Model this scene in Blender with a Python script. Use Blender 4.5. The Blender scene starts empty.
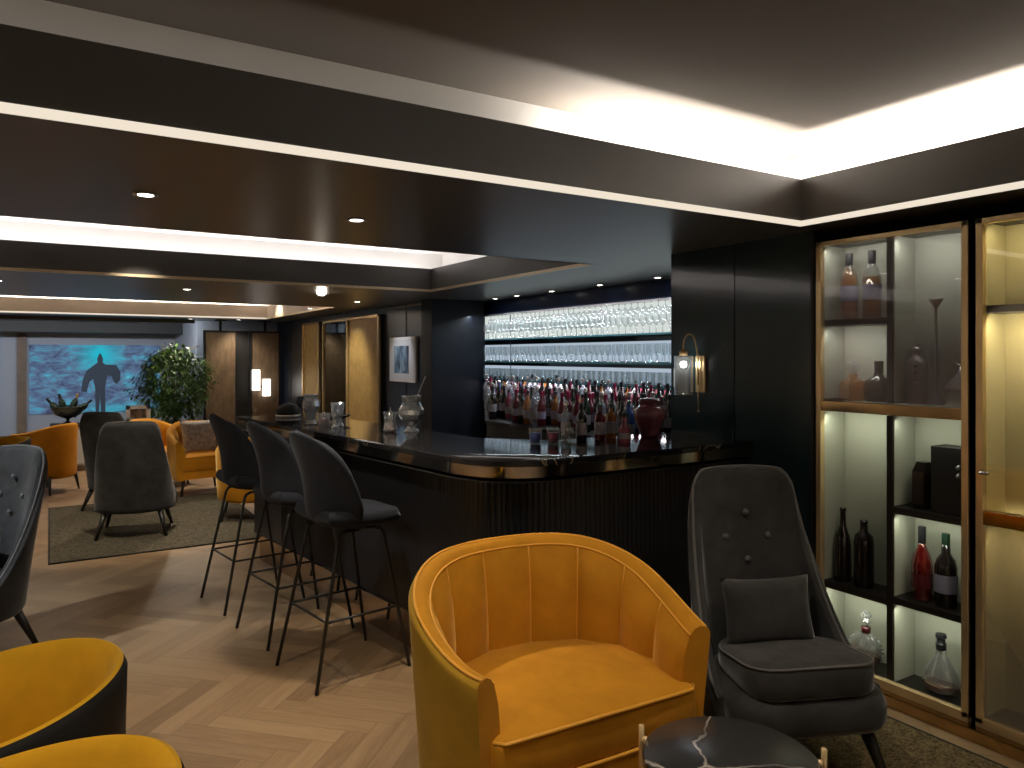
import bpy, bmesh, math, random
from mathutils import Vector, Matrix
R = math.radians
PI = math.pi
sc = bpy.context.scene
C = sc.collection
rnd = random.Random(7)

# ------------------------------------------------------------------ materials
def nodes_of(name):
    m = bpy.data.materials.new(name); m.use_nodes = True
    nt = m.node_tree
    for n in list(nt.nodes): nt.nodes.remove(n)
    out = nt.nodes.new('ShaderNodeOutputMaterial')
    return m, nt, out
def N(nt, t, **k):
    n = nt.nodes.new(t)
    for a, v in k.items():
        if a in n.inputs: n.inputs[a].default_value = v
        else: setattr(n, a, v)
    return n
def L(nt, a, b): nt.links.new(a, b)
def col(c): return (c[0], c[1], c[2], 1.0)
def pbr(name, c, rough=.5, metal=0, sheen=0, spec=.5, noise=0, nscale=30, bump=0, bscale=200, coat=0, stretch=None, sheen_rough=.4, sheen_tint=None):
    m, nt, out = nodes_of(name)
    b = N(nt, 'ShaderNodeBsdfPrincipled')
    b.inputs['Base Color'].default_value = col(c); b.inputs['Roughness'].default_value = rough
    b.inputs['Metallic'].default_value = metal; b.inputs['Specular IOR Level'].default_value = spec
    b.inputs['Sheen Weight'].default_value = sheen; b.inputs['Sheen Roughness'].default_value = sheen_rough
    if sheen: b.inputs['Sheen Tint'].default_value = col(sheen_tint or [min(1, x*1.6+.1) for x in c])
    b.inputs['Coat Weight'].default_value = coat; b.inputs['Coat Roughness'].default_value = .05
    L(nt, b.outputs[0], out.inputs[0])
    if noise or bump:
        tc = N(nt, 'ShaderNodeTexCoord'); mp = N(nt, 'ShaderNodeMapping')
        if stretch: mp.inputs['Scale'].default_value = stretch
        L(nt, tc.outputs['Object'], mp.inputs[0])
    if noise:
        n1 = N(nt, 'ShaderNodeTexNoise', Scale=nscale, Detail=4.0); L(nt, mp.outputs[0], n1.inputs['Vector'])
        mr = N(nt, 'ShaderNodeMapRange'); mr.inputs[3].default_value = 1-noise; mr.inputs[4].default_value = 1+noise
        mr.inputs[1].default_value = .3; mr.inputs[2].default_value = .7
        L(nt, n1.outputs[0], mr.inputs[0])
        mx = N(nt, 'ShaderNodeVectorMath', operation='SCALE'); mx.inputs[0].default_value = c
        L(nt, mr.outputs[0], mx.inputs['Scale']); L(nt, mx.outputs[0], b.inputs['Base Color'])
    if bump:
        n2 = N(nt, 'ShaderNodeTexNoise', Scale=bscale, Detail=3.0); L(nt, mp.outputs[0], n2.inputs['Vector'])
        bp = N(nt, 'ShaderNodeBump', Strength=bump, Distance=.004); L(nt, n2.outputs[0], bp.inputs['Height'])
        L(nt, bp.outputs[0], b.inputs['Normal'])
    return m
def velvet(name, c, sheen, tint, lo, hi, scale=7.0):
    m, nt, out = nodes_of(name)
    b = N(nt, 'ShaderNodeBsdfPrincipled', Roughness=.8); b.inputs['Specular IOR Level'].default_value = .2
    b.inputs['Sheen Roughness'].default_value = .38; b.inputs['Sheen Tint'].default_value = col(tint)
    L(nt, b.outputs[0], out.inputs[0])
    tc = N(nt, 'ShaderNodeTexCoord'); n1 = N(nt, 'ShaderNodeTexNoise', Scale=scale, Detail=5.0, Roughness=.6, Distortion=.3); L(nt, tc.outputs['Object'], n1.inputs['Vector'])
    mr = N(nt, 'ShaderNodeMapRange'); mr.inputs[1].default_value = .32; mr.inputs[2].default_value = .68; mr.inputs[3].default_value = lo; mr.inputs[4].default_value = hi; L(nt, n1.outputs[0], mr.inputs[0])
    mx = N(nt, 'ShaderNodeVectorMath', operation='SCALE'); mx.inputs[0].default_value = c; L(nt, mr.outputs[0], mx.inputs['Scale']); L(nt, mx.outputs[0], b.inputs['Base Color'])
    L(nt, math_node(nt, 'MULTIPLY', mr.outputs[0], sheen), b.inputs['Sheen Weight'])
    n2 = N(nt, 'ShaderNodeTexNoise', Scale=120.0, Detail=3.0); L(nt, tc.outputs['Object'], n2.inputs['Vector'])
    bp = N(nt, 'ShaderNodeBump', Strength=.10, Distance=.003); L(nt, n2.outputs[0], bp.inputs['Height']); L(nt, bp.outputs[0], b.inputs['Normal'])
    return m
def emit(name, c, s):
    m, nt, out = nodes_of(name)
    e = N(nt, 'ShaderNodeEmission', Strength=s); e.inputs[0].default_value = col(c)
    L(nt, e.outputs[0], out.inputs[0]); return m
def glass(name, tint=(.95,.97,.97), refl=.06, rough=.02, body=0.0, bcol=(.8,.85,.9), edge=.75):
    """thin glass: transparent with fresnel reflections and an optional body colour"""
    m, nt, out = nodes_of(name)
    t = N(nt, 'ShaderNodeBsdfTransparent'); t.inputs[0].default_value = col(tint)
    g = N(nt, 'ShaderNodeBsdfGlossy', Roughness=rough)
    lw = N(nt, 'ShaderNodeLayerWeight', Blend=.35)
    mr = N(nt, 'ShaderNodeMapRange'); mr.inputs[3].default_value = refl; mr.inputs[4].default_value = edge
    L(nt, lw.outputs['Facing'], mr.inputs[0])
    mx = N(nt, 'ShaderNodeMixShader'); L(nt, mr.outputs[0], mx.inputs[0])
    src = t
    if body:
        d = N(nt, 'ShaderNodeBsdfDiffuse'); d.inputs[0].default_value = col(bcol)
        m2 = N(nt, 'ShaderNodeMixShader'); m2.inputs[0].default_value = body
        L(nt, t.outputs[0], m2.inputs[1]); L(nt, d.outputs[0], m2.inputs[2]); src = m2
    L(nt, src.outputs[0], mx.inputs[1]); L(nt, g.outputs[0], mx.inputs[2]); L(nt, mx.outputs[0], out.inputs[0])
    return m
def math_node(nt, op, a, b=None, c=None):
    n = N(nt, 'ShaderNodeMath', operation=op)
    for i, v in enumerate((a, b, c)):
        if v is None: continue
        if isinstance(v, (int, float)): n.inputs[i].default_value = v
        else: L(nt, v, n.inputs[i])
    return n.outputs[0]
def herringbone():
    m, nt, out = nodes_of('oak_herringbone')
    b = N(nt, 'ShaderNodeBsdfPrincipled'); L(nt, b.outputs[0], out.inputs[0])
    tc = N(nt, 'ShaderNodeTexCoord')
    mp = N(nt, 'ShaderNodeMapping'); mp.inputs['Rotation'].default_value = (0, 0, R(45)); w = .095; n = 6
    mp.inputs['Scale'].default_value = (1/w, 1/w, 1); L(nt, tc.outputs['Object'], mp.inputs[0])
    sx = N(nt, 'ShaderNodeSeparateXYZ'); L(nt, mp.outputs[0], sx.inputs[0])
    M = lambda *a: math_node(nt, *a)
    u, v = sx.outputs[0], sx.outputs[1]
    i, j = M('FLOOR', u), M('FLOOR', v); fu, fv = M('SUBTRACT', u, i), M('SUBTRACT', v, j)
    k = M('FLOORED_MODULO', M('SUBTRACT', i, j), 2*n)
    hor = M('LESS_THAN', k, n-.5)
    def mix(a, bb): return M('ADD', M('MULTIPLY', hor, a), M('MULTIPLY', M('SUBTRACT', 1.0, hor), bb))
    kv = M('SUBTRACT', 2*n-1, k)
    along = mix(M('ADD', k, fu), M('ADD', kv, fv))
    across = mix(fv, fu)
    ida = mix(j, M('ADD', i, 331.5)); idb = mix(M('SUBTRACT', i, k), M('SUBTRACT', j, kv))
    cv = N(nt, 'ShaderNodeCombineXYZ'); L(nt, ida, cv.inputs[0]); L(nt, idb, cv.inputs[1]); L(nt, hor, cv.inputs[2])
    wn = N(nt, 'ShaderNodeTexWhiteNoise'); L(nt, cv.outputs[0], wn.inputs['Vector'])
    # grain
    gv = N(nt, 'ShaderNodeCombineXYZ'); L(nt, M('MULTIPLY', along, .35), gv.inputs[0]); L(nt, M('MULTIPLY', across, 3.0), gv.inputs[1])
    L(nt, M('MULTIPLY', wn.outputs[0], 97.0), gv.inputs[2])
    gn = N(nt, 'ShaderNodeTexNoise', Scale=1.6, Detail=6.0, Roughness=.62, Distortion=.6); L(nt, gv.outputs[0], gn.inputs['Vector'])
    cr = N(nt, 'ShaderNodeValToRGB'); e = cr.color_ramp.elements
    e[0].position = .25; e[0].color = (.185, .113, .056, 1); e[1].position = .75; e[1].color = (.355, .236, .130, 1)
    f = M('ADD', M('MULTIPLY', gn.outputs[0], .62), M('MULTIPLY', wn.outputs[0], .34)); L(nt, f, cr.inputs[0])
    # joints
    ed = M('MINIMUM', M('MINIMUM', across, M('SUBTRACT', 1.0, across)), M('MINIMUM', along, M('SUBTRACT', float(n), along)))
    gap = M('LESS_THAN', ed, .018)
    mx = N(nt, 'ShaderNodeMix', data_type='RGBA'); L(nt, M('MULTIPLY', gap, .4), mx.inputs[0]); L(nt, cr.outputs[0], mx.inputs[6]); mx.inputs[7].default_value = (.05, .03, .02, 1)
    L(nt, mx.outputs[2], b.inputs['Base Color'])
    L(nt, M('ADD', .30, M('MULTIPLY', gn.outputs[0], .25)), b.inputs['Roughness'])
    bp = N(nt, 'ShaderNodeBump', Strength=.15, Distance=.002); L(nt, M('SUBTRACT', gn.outputs[0], M('MULTIPLY', gap, 2.0)), bp.inputs['Height']); L(nt, bp.outputs[0], b.inputs['Normal'])
    return m
def marble(name, base=(.012,.012,.014), vein=(.55,.52,.48), scale=2.2, thin=.02, rough=.08, amount=.62):
    m, nt, out = nodes_of(name)
    b = N(nt, 'ShaderNodeBsdfPrincipled', Roughness=rough); L(nt, b.outputs[0], out.inputs[0])
    tc = N(nt, 'ShaderNodeTexCoord')
    ns = N(nt, 'ShaderNodeTexNoise', Scale=3.0, Detail=5.0); L(nt, tc.outputs['Object'], ns.inputs['Vector'])
    ad = N(nt, 'ShaderNodeVectorMath', operation='MULTIPLY_ADD'); L(nt, ns.outputs['Color'], ad.inputs[0]); ad.inputs[1].default_value = (.25,.25,.25); L(nt, tc.outputs['Object'], ad.inputs[2])
    vo = N(nt, 'ShaderNodeTexVoronoi', feature='DISTANCE_TO_EDGE', Scale=scale); L(nt, ad.outputs[0], vo.inputs['Vector'])
    mr = N(nt, 'ShaderNodeMapRange'); mr.inputs[1].default_value = 0; mr.inputs[2].default_value = thin; mr.inputs[3].default_value = 1; mr.inputs[4].default_value = 0
    L(nt, vo.outputs[0], mr.inputs[0])
    n2 = N(nt, 'ShaderNodeTexNoise', Scale=2.1, Detail=2.0); L(nt, tc.outputs['Object'], n2.inputs['Vector'])
    m2 = N(nt, 'ShaderNodeMapRange'); m2.inputs[1].default_value = amount-.12; m2.inputs[2].default_value = amount+.05; L(nt, n2.outputs[0], m2.inputs[0])
    f = math_node(nt, 'MULTIPLY', mr.outputs[0], m2.outputs[0])
    mx = N(nt, 'ShaderNodeMix', data_type='RGBA'); L(nt, f, mx.inputs[0]); mx.inputs[6].default_value = col(base); mx.inputs[7].default_value = col(vein)
    L(nt, mx.outputs[2], b.inputs['Base Color']); return m
def rug_mat(name, a, bcol, sc_=90):
    m, nt, out = nodes_of(name)
    b = N(nt, 'ShaderNodeBsdfPrincipled', Roughness=.95); b.inputs['Specular IOR Level'].default_value = .1; L(nt, b.outputs[0], out.inputs[0])
    tc = N(nt, 'ShaderNodeTexCoord')
    br = N(nt, 'ShaderNodeTexVoronoi', Scale=sc_); L(nt, tc.outputs['Object'], br.inputs['Vector'])
    ns = N(nt, 'ShaderNodeTexNoise', Scale=sc_*.4, Detail=4.0); L(nt, tc.outputs['Object'], ns.inputs['Vector'])
    cr = N(nt, 'ShaderNodeValToRGB'); e = cr.color_ramp.elements
    e[0].position = .3; e[0].color = col(a); e[1].position = .7; e[1].color = col(bcol)
    L(nt, math_node(nt, 'ADD', math_node(nt, 'MULTIPLY', br.outputs[0], .5), math_node(nt, 'MULTIPLY', ns.outputs[0], .6)), cr.inputs[0])
    L(nt, cr.outputs[0], b.inputs['Base Color'])
    bp = N(nt, 'ShaderNodeBump', Strength=.8, Distance=.006); L(nt, br.outputs[0], bp.inputs['Height']); L(nt, bp.outputs[0], b.inputs['Normal'])
    return m
def screen_mat():
    m, nt, out = nodes_of('projected_blue_video')
    e = N(nt, 'ShaderNodeEmission', Strength=.75); L(nt, e.outputs[0], out.inputs[0])
    tc = N(nt, 'ShaderNodeTexCoord'); mp = N(nt, 'ShaderNodeMapping'); mp.inputs['Scale'].default_value = (1.6, 1, 3.4); L(nt, tc.outputs['Object'], mp.inputs[0])
    n1 = N(nt, 'ShaderNodeTexNoise', Scale=2.1, Detail=6.0, Roughness=.68, Distortion=.5); L(nt, mp.outputs[0], n1.inputs['Vector'])
    cr = N(nt, 'ShaderNodeValToRGB'); el = cr.color_ramp.elements
    el[0].position = .30; el[0].color = (.05, .05, .10, 1); el[1].position = .78; el[1].color = (.25, .72, .85, 1)
    x = el.new(.44); x.color = (.10, .15, .27, 1); x = el.new(.54); x.color = (.13, .25, .40, 1); x = el.new(.64); x.color = (.08, .42, .60, 1)
    # cyan glow behind the figure and near the bottom edge
    sx = N(nt, 'ShaderNodeSeparateXYZ'); L(nt, tc.outputs['Object'], sx.inputs[0])
    M = lambda *a: math_node(nt, *a)
    gx = M('SUBTRACT', 1.0, M('MINIMUM', 1.0, M('MULTIPLY', M('ABSOLUTE', M('ADD', sx.outputs[0], -.02)), 2.2)))
    gz = M('SUBTRACT', 1.0, M('MINIMUM', 1.0, M('MULTIPLY', M('ABSOLUTE', M('ADD', sx.outputs[2], -.45)), 3.2)))
    g2 = M('SUBTRACT', 1.0, M('MINIMUM', 1.0, M('MULTIPLY', M('ABSOLUTE', M('ADD', sx.outputs[2], .58)), 6.0)))
    gx2 = M('SUBTRACT', 1.0, M('MINIMUM', 1.0, M('MULTIPLY', M('ABSOLUTE', M('ADD', sx.outputs[0], -.25)), 1.2)))
    g = M('ADD', M('MULTIPLY', gx, M('POWER', gz, .5)), M('MULTIPLY', M('MULTIPLY', g2, gx2), n1.outputs[0]))
    L(nt, n1.outputs[0], cr.inputs[0])
    mx = N(nt, 'ShaderNodeMix', data_type='RGBA'); L(nt, M('MINIMUM', M('MULTIPLY', g, 1.1), .95), mx.inputs[0]); L(nt, cr.outputs[0], mx.inputs[6]); mx.inputs[7].default_value = (.02, .62, .80, 1)
    L(nt, mx.outputs[2], e.inputs[0]); return m
def art_mat(name, a, b_, c):
    m, nt, out = nodes_of(name)
    b = N(nt, 'ShaderNodeBsdfPrincipled', Roughness=.6); L(nt, b.outputs[0], out.inputs[0])
    tc = N(nt, 'ShaderNodeTexCoord'); mp = N(nt, 'ShaderNodeMapping'); mp.inputs['Scale'].default_value = (7, 7, 3); L(nt, tc.outputs['Object'], mp.inputs[0])
    n1 = N(nt, 'ShaderNodeTexNoise', Scale=1.3, Detail=5.0, Distortion=.8); L(nt, mp.outputs[0], n1.inputs['Vector'])
    cr = N(nt, 'ShaderNodeValToRGB'); el = cr.color_ramp.elements
    el[0].position = .38; el[0].color = col(a); el[1].position = .64; el[1].color = col(c); x = el.new(.5); x.color = col(b_)
    L(nt, n1.outputs[0], cr.inputs[0]); L(nt, cr.outputs[0], b.inputs['Base Color']); return m

M_floor = herringbone()
M_gold = velvet('gold_velvet', (.50,.215,.010), .55, (1,.74,.28), .86, 1.12)
M_goldshade = pbr('gold_velvet_shaded', (.42,.24,.02), .8, sheen=.25, noise=.10, nscale=9, sheen_tint=(1,.8,.4), spec=.2)  # same velvet as the inside, duller tone painted in for shade
M_goldpipe = pbr('gold_piping', (.70,.33,.03), .6, sheen=.3)
M_amber = pbr('amber_velvet', (.55,.22,.01), .8, sheen=.3, noise=.08, nscale=9, sheen_tint=(1,.7,.3), spec=.2)
M_yellow = pbr('mustard_wool', (.62,.33,.015), .85, sheen=.3, sheen_tint=(1,.85,.4), noise=.08, nscale=12, bump=.1, bscale=400, spec=.15)
M_grey = velvet('charcoal_velvet', (.034,.034,.035), .62, (.72,.74,.76), .70, 1.30, 9.0)
M_greypipe = pbr('charcoal_piping', (.10,.10,.10), .7, sheen=.4)
M_stool = pbr('black_wool', (.018,.021,.029), .85, sheen=.14, noise=.15, nscale=20, bump=.1, bscale=300, sheen_tint=(.6,.65,.75), spec=.2)
M_blackmetal = pbr('black_powder_coat', (.012,.012,.012), .4, spec=.5)
M_blackwood = pbr('black_stained_wood', (.012,.011,.010), .4)
M_brass = pbr('polished_brass', (.92,.69,.38), .26, metal=.6, noise=.12, nscale=6)
M_bead = pbr('pale_brass_bead', (.80,.66,.46), .35, metal=.5)
M_band = pbr('bronze_mirror_band', (.52,.45,.36), .07, metal=1)
M_brassglow = emit('brass_painted_glow', (1,.88,.71), .88)  # brass trim made to glow, in place of light it reflects
M_darkbrass = pbr('aged_brass', (.50,.34,.17), .13, metal=1, noise=.2, nscale=8)
M_marble = marble('black_marble_counter', vein=(.20,.16,.10), scale=4.0, thin=.025, rough=.06, amount=.56)
M_tablemarble = marble('black_marble_table', base=(.030,.030,.031), vein=(.75,.70,.62), scale=2.3, thin=.012, rough=.25, amount=.53)
M_navy = pbr('navy_lacquer', (.018,.042,.052), .15, spec=.6, coat=.3)
M_navyflat = pbr('navy_satin', (.013,.020,.036), .33)
M_flute = pbr('black_fluted_timber', (.013,.016,.023), .30, spec=.6)
M_black = pbr('matt_black', (.008,.008,.008), .6)
M_soffit = pbr('bronze_satin_soffit', (.104,.101,.098), .33, spec=1.0, noise=.08, nscale=3, stretch=(1,20,1))
M_fascia = pbr('dark_grey_fascia', (.085,.082,.078), .42)
M_cream = pbr('cream_fascia', (.62,.52,.42), .5)
M_cove = pbr('white_cove', (.82,.80,.77), .8)
M_ceil = pbr('taupe_ceiling', (.11,.092,.076), .85)
M_wallgrey = pbr('pale_grey_plaster', (.34,.35,.38), .8)
M_darkwall = pbr('warm_plaster_wall', (.42,.38,.33), .8)
M_oakpost = pbr('brown_oak_trim', (.16,.11,.07), .6, noise=.15, nscale=8)
M_rugA = rug_mat('olive_woven_rug', (.034,.029,.020), (.125,.108,.075), 60)
M_rugB = rug_mat('brown_speckled_rug', (.035,.027,.014), (.20,.15,.08), 95)
M_rugedge = pbr('dark_rug_binding', (.02,.017,.013), .9)
M_mirror = pbr('mirror_glass', (.75,.78,.80), .02, metal=1)
M_kick = pbr('bronze_mirror_kickplate', (.55,.44,.34), .06, metal=1)
M_darkmirror = pbr('smoked_mirror', (.10,.12,.13), .05, metal=1)
M_goldpanel = pbr('gold_linen_panel', (.44,.30,.10), .5, noise=.14, nscale=12, bump=.2, bscale=260, spec=.4)
M_bronzepanel = pbr('bronze_weave_panel', (.24,.17,.11), .30, metal=.3, noise=.25, nscale=20, bump=.2, bscale=160, stretch=(1,1,.3))
M_glass = glass('clear_glass', body=.05)
M_crystal = glass('cut_crystal', tint=(.93,.95,.96), refl=.25, body=.22, bcol=(.8,.84,.88))
M_shelfglass = glass('teal_edge_glass', tint=(.55,.82,.86), refl=.1)
M_smoke = glass('smoked_lavender_glass', tint=(.80,.78,.84), refl=.015, edge=.25, body=.15, bcol=(.62,.58,.60))
M_amberglass = glass('amber_spirit_glass', tint=(1,.62,.22), refl=.06, body=.18, bcol=(.85,.33,.04))
M_redglass = glass('ruby_spirit_glass', tint=(.62,.07,.05), refl=.06, body=.35, bcol=(.25,.015,.012))
M_darkglass = pbr('near_black_glass', (.012,.009,.009), .06, spec=.7)
M_greenglass = pbr('dark_green_glass', (.010,.030,.018), .07, spec=.7)
M_pewter = pbr('brushed_pewter', (.60,.55,.54), .34, metal=.7)
M_label = pbr('lavender_paper_label', (.26,.25,.36), .7)
M_white = pbr('white_paper_label', (.33,.31,.34), .7)
M_pinklabel = pbr('pink_liquid', (.30,.07,.11), .2)
M_magenta = pbr('magenta_liquid', (.26,.015,.06), .2)
M_bluebottle = pbr('blue_bottle', (.03,.07,.28), .1)
M_amberbottle = pbr('amber_bottle', (.28,.10,.02), .1)
M_clearbottle = glass('clear_bottle', tint=(.86,.89,.93), refl=.12, body=.30, bcol=(.55,.60,.68))
M_redbottle = pbr('dark_red_bottle', (.10,.010,.018), .08, spec=.7)
M_cork = pbr('black_stopper', (.012,.012,.016), .35)
M_burgundy = pbr('burgundy_glaze', (.21,.062,.085), .18, coat=.5)
M_cabback = pbr('cabinet_back_fabric', (.42,.43,.36), .8)
M_cabback2 = pbr('cabinet_back_sand', (.52,.45,.26), .8)
M_cabwood = pbr('cabinet_black_wood', (.012,.010,.009), .4)
M_leaf = pbr('ficus_leaf', (.09,.19,.035), .4, noise=.5, nscale=6)
M_bark = pbr('ficus_bark', (.14,.09,.05), .8)
M_pot = pbr('grey_planter', (.20,.20,.21), .6)
M_silver = pbr('silver', (.75,.75,.75), .12, metal=1)
M_fur = pbr('silver_grey_fur', (.52,.48,.44), .95, sheen=.5, noise=.35, nscale=30, bump=1.0, bscale=60)
M_frame = pbr('white_frame', (.72,.70,.68), .45)
M_paper = pbr('mount_paper', (.62,.64,.66), .7)
M_art = art_mat('blue_ink_drawing', (.02,.035,.07), (.10,.19,.28), (.30,.40,.48))
M_art2 = art_mat('brown_photo', (.03,.02,.015), (.14,.09,.05), (.3,.26,.2))
M_reflglow = emit('lamp_reflection_glow', (1,.93,.84), 2.2)
M_bulb = emit('lit_bulb', (1,.95,.86), 40.0)
M_down = emit('downlight_lens', (1,.93,.82), 14.0)
M_barback = None
def glow_mat(name, c, s, sp=14.0):
    m, nt, out = nodes_of(name)
    e = N(nt, 'ShaderNodeEmission', Strength=s); e.inputs[0].default_value = col(c); L(nt, e.outputs[0], out.inputs[0]); return m
M_lit1 = glow_mat('glow_panel_warm_white', (.80,.86,.82), .80)  # added emissive panels stand in for the LED-lit glassware
M_lit2 = glow_mat('glow_panel_cool_white', (.60,.72,.86), .66)
M_screen = screen_mat()
M_figure = pbr('shadowed_figure', (.07,.09,.12), .9)
M_cyanlamp = emit('cyan_indicator', (.3,.85,1), 12)

# ------------------------------------------------------------------ mesh helpers
class MB:
    def __init__(s): s.b = bmesh.new()
    def box(s, x0, x1, y0, y1, z0, z1):
        v = [s.b.verts.new(p) for p in ((x0,y0,z0),(x1,y0,z0),(x1,y1,z0),(x0,y1,z0),(x0,y0,z1),(x1,y0,z1),(x1,y1,z1),(x0,y1,z1))]
        for f in ((0,3,2,1),(4,5,6,7),(0,1,5,4),(1,2,6,5),(2,3,7,6),(3,0,4,7)): s.b.faces.new([v[i] for i in f])
        return s
    def rings(s, rings, close=True, cap0=True, cap1=True):
        vs = [[s.b.verts.new(p) for p in r] for r in rings]
        n = len(rings[0])
        for a, b in zip(vs, vs[1:]):
            for i in range(n if close else n-1):
                j = (i+1) % n
                s.b.faces.new((a[i], a[j], b[j], b[i]))
        if cap0: s.b.faces.new(list(reversed(vs[0])))
        if cap1: s.b.faces.new(vs[-1])
        return s
    def lathe(s, prof, n=20, c=(0,0,0), cap0=True, cap1=True, sx=1, sy=1):
        return s.rings([[(c[0]+sx*r*math.cos(2*PI*i/n), c[1]+sy*r*math.sin(2*PI*i/n), c[2]+z) for i in range(n)] for r, z in prof], True, cap0, cap1)
    def tube(s, pts, r, n=8, closed=False):
        pts = [Vector(p) for p in pts]; m = len(pts)
        rr = r if isinstance(r, (list, tuple)) else [r]*m
        rings = []; prev = None
        for i, p in enumerate(pts):
            if closed: d = pts[(i+1) % m]-pts[i-1]
            else: d = pts[min(i+1, m-1)]-pts[max(i-1, 0)]
            d.normalize()
            if prev is None:
                u = d.orthogonal().normalized()
            else:
                u = prev-d*prev.dot(d)
                u = d.orthogonal().normalized() if u.length < 1e-6 else u.normalized()
            prev = u; w = d.cross(u)
            rings.append([tuple(p+rr[i]*(math.cos(2*PI*k/n)*u+math.sin(2*PI*k/n)*w)) for k in range(n)])
        if closed:
            rings.append(rings[0]); s.rings(rings, True, False, False); bmesh.ops.remove_doubles(s.b, verts=s.b.verts, dist=1e-5)
        else: s.rings(rings)
        return s
    def prism(s, poly, z0, z1):
        return s.rings([[(x, y, z0) for x, y in poly], [(x, y, z1) for x, y in poly]])
    def grid(s, g, thick=None):
        vs = [[s.b.verts.new(p) for p in r] for r in g]
        for a, b in zip(vs, vs[1:]):
            for i in range(len(a)-1): s.b.faces.new((a[i], a[i+1], b[i+1], b[i]))
        return s
    def ball(s, c, r, n=12, sz=1):
        k = n//2
        return s.lathe([(r*math.sin(PI*(i+.02)/(k+.04)), -r*sz*math.cos(PI*(i+.02)/(k+.04))) for i in range(k+1)], n, c)
    def obj(s, name, mat, parent=None, smooth=False, bevel=0, subd=0, solid=0, segs=2):
        bmesh.ops.recalc_face_normals(s.b, faces=s.b.faces)
        me = bpy.data.meshes.new(name); s.b.to_mesh(me); s.b.free()
        if smooth:
            for p in me.polygons: p.use_smooth = True
        o = bpy.data.objects.new(name, me); C.objects.link(o); me.materials.append(mat)
        if parent: o.parent = parent
        if solid:
            m = o.modifiers.new('s', 'SOLIDIFY'); m.thickness = solid; m.offset = 0
        if bevel:
            m = o.modifiers.new('b', 'BEVEL'); m.width = bevel; m.segments = segs; m.limit_method = 'ANGLE'; m.angle_limit = R(40)
            if not smooth:
                for p in me.polygons: p.use_smooth = True
                w = o.modifiers.new('w', 'WEIGHTED_NORMAL')
        if subd:
            m = o.modifiers.new('d', 'SUBSURF'); m.levels = subd; m.render_levels = subd
        if smooth == 'auto':
            o.modifiers.new('e', 'EDGE_SPLIT').split_angle = R(40)
        return o
def box(x0, x1, y0, y1, z0, z1): return MB().box(x0, x1, y0, y1, z0, z1)
def thing(name, label, cat, loc=(0,0,0), rz=0, group=None):
    o = bpy.data.objects.new(name, None); C.objects.link(o)
    o.location = loc; o.rotation_euler = (0, 0, rz); o['label'] = label; o['category'] = cat; o.empty_display_size = .1
    if group: o['group'] = group
    return o
def tag(o, label, cat, group=None, loc=None, rz=None):
    o['label'] = label; o['category'] = cat
    if group: o['group'] = group
    if loc is not None: o.location = loc
    if rz is not None: o.rotation_euler = (0, 0, rz)
    return o
def struct(o): o['kind'] = 'structure'; return o
def dup(root, loc, rz=None, label=None, group=None):
    def cp(o, par):
        c = o.copy(); C.objects.link(c)
        if par: c.parent = par
        for ch in [x for x in kids.get(o.name, [])]: cp(ch, c)
        return c
    kids = {}
    def walk(o):
        kids[o.name] = list(o.children)
        for ch in o.children: walk(ch)
    walk(root)
    r = cp(root, None); r.location = loc
    if rz is not None: r.rotation_euler = (0, 0, rz)
    if label: r['label'] = label
    if group: r['group'] = group
    return r
def light(kind, name, loc, energy, color=(1,1,1), rot=(0,0,0), **k):
    l = bpy.data.lights.new(name, kind); l.energy = energy; l.color = color
    for a, v in k.items(): setattr(l, a, v)
    o = bpy.data.objects.new(name, l); C.objects.link(o); o.location = loc; o.rotation_euler = rot
    return o
def aim(o, target):
    d = Vector(target)-o.location; o.rotation_euler = d.to_track_quat('-Z', 'Y').to_euler(); return o

# ------------------------------------------------------------------ camera
cam = bpy.data.cameras.new('camera'); co = bpy.data.objects.new('camera', cam); C.objects.link(co)
cam.sensor_width = 36; cam.lens = 745/1024*36; cam.shift_y = -27.5/1024; cam.clip_start = .05
co.location = (0, 0, 1.5); co.rotation_euler = (R(90), 0, -math.atan2(462, 745)); sc.camera = co

# ------------------------------------------------------------------ shell
XL, YB, YF = -5.0, -3.0, 16.0
Z1, Z2 = 2.1, 2.48            # soffit underside, tray ceiling
struct(box(XL, 4.2, YB, YF, -.1, 0).obj('floor', M_floor))
struct(box(XL-.1, XL, YB, YF, 0, 2.6).obj('wall_left', M_darkwall))
struct(box(XL, 4.3, YB-.1, YB, 0, 2.6).obj('wall_back', M_darkwall))
struct(box(XL, 4.3, YF, YF+.1, 0, 2.6).obj('wall_far', M_wallgrey))
struct(box(2.1, 3.6, 13.45, YF, 0, 2.1).obj('wall_corner', M_wallgrey))
struct(box(3.43, 3.6, 7.15, 13.45, 0, 2.1).obj('wall_right', M_navyflat))
struct(box(3.36, 3.98, 7.0, 7.25, 0, 2.1).obj('wall_column', pbr('black_lacquer_column', (.006,.008,.013), .5, spec=.25)))
struct(box(3.98, 4.25, 7.15, 7.25, 0, 2.1).obj('wall_alcove_end', M_black))
struct(box(4.10, 4.25, -3, 7.15, 0, 2.1).obj('wall_alcove', M_navyflat))
# lacquered wall between cabinet and bar alcove, in two panels with a shadow gap
struct(box(3.1, 4.1, 2.752, 3.225, 0, 2.1).obj('wall_panel', M_navy))
struct(box(3.1, 4.1, 2.275, 2.745, 0, 2.1).obj('wall_panel_side', M_navy))
struct(box(3.115, 4.1, 2.745, 2.752, 0, 2.1).obj('trim_4', M_black))
struct(box(3.09, 3.12, 2.255, 2.275, 0, 2.1).obj('trim_5', M_black))
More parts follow.
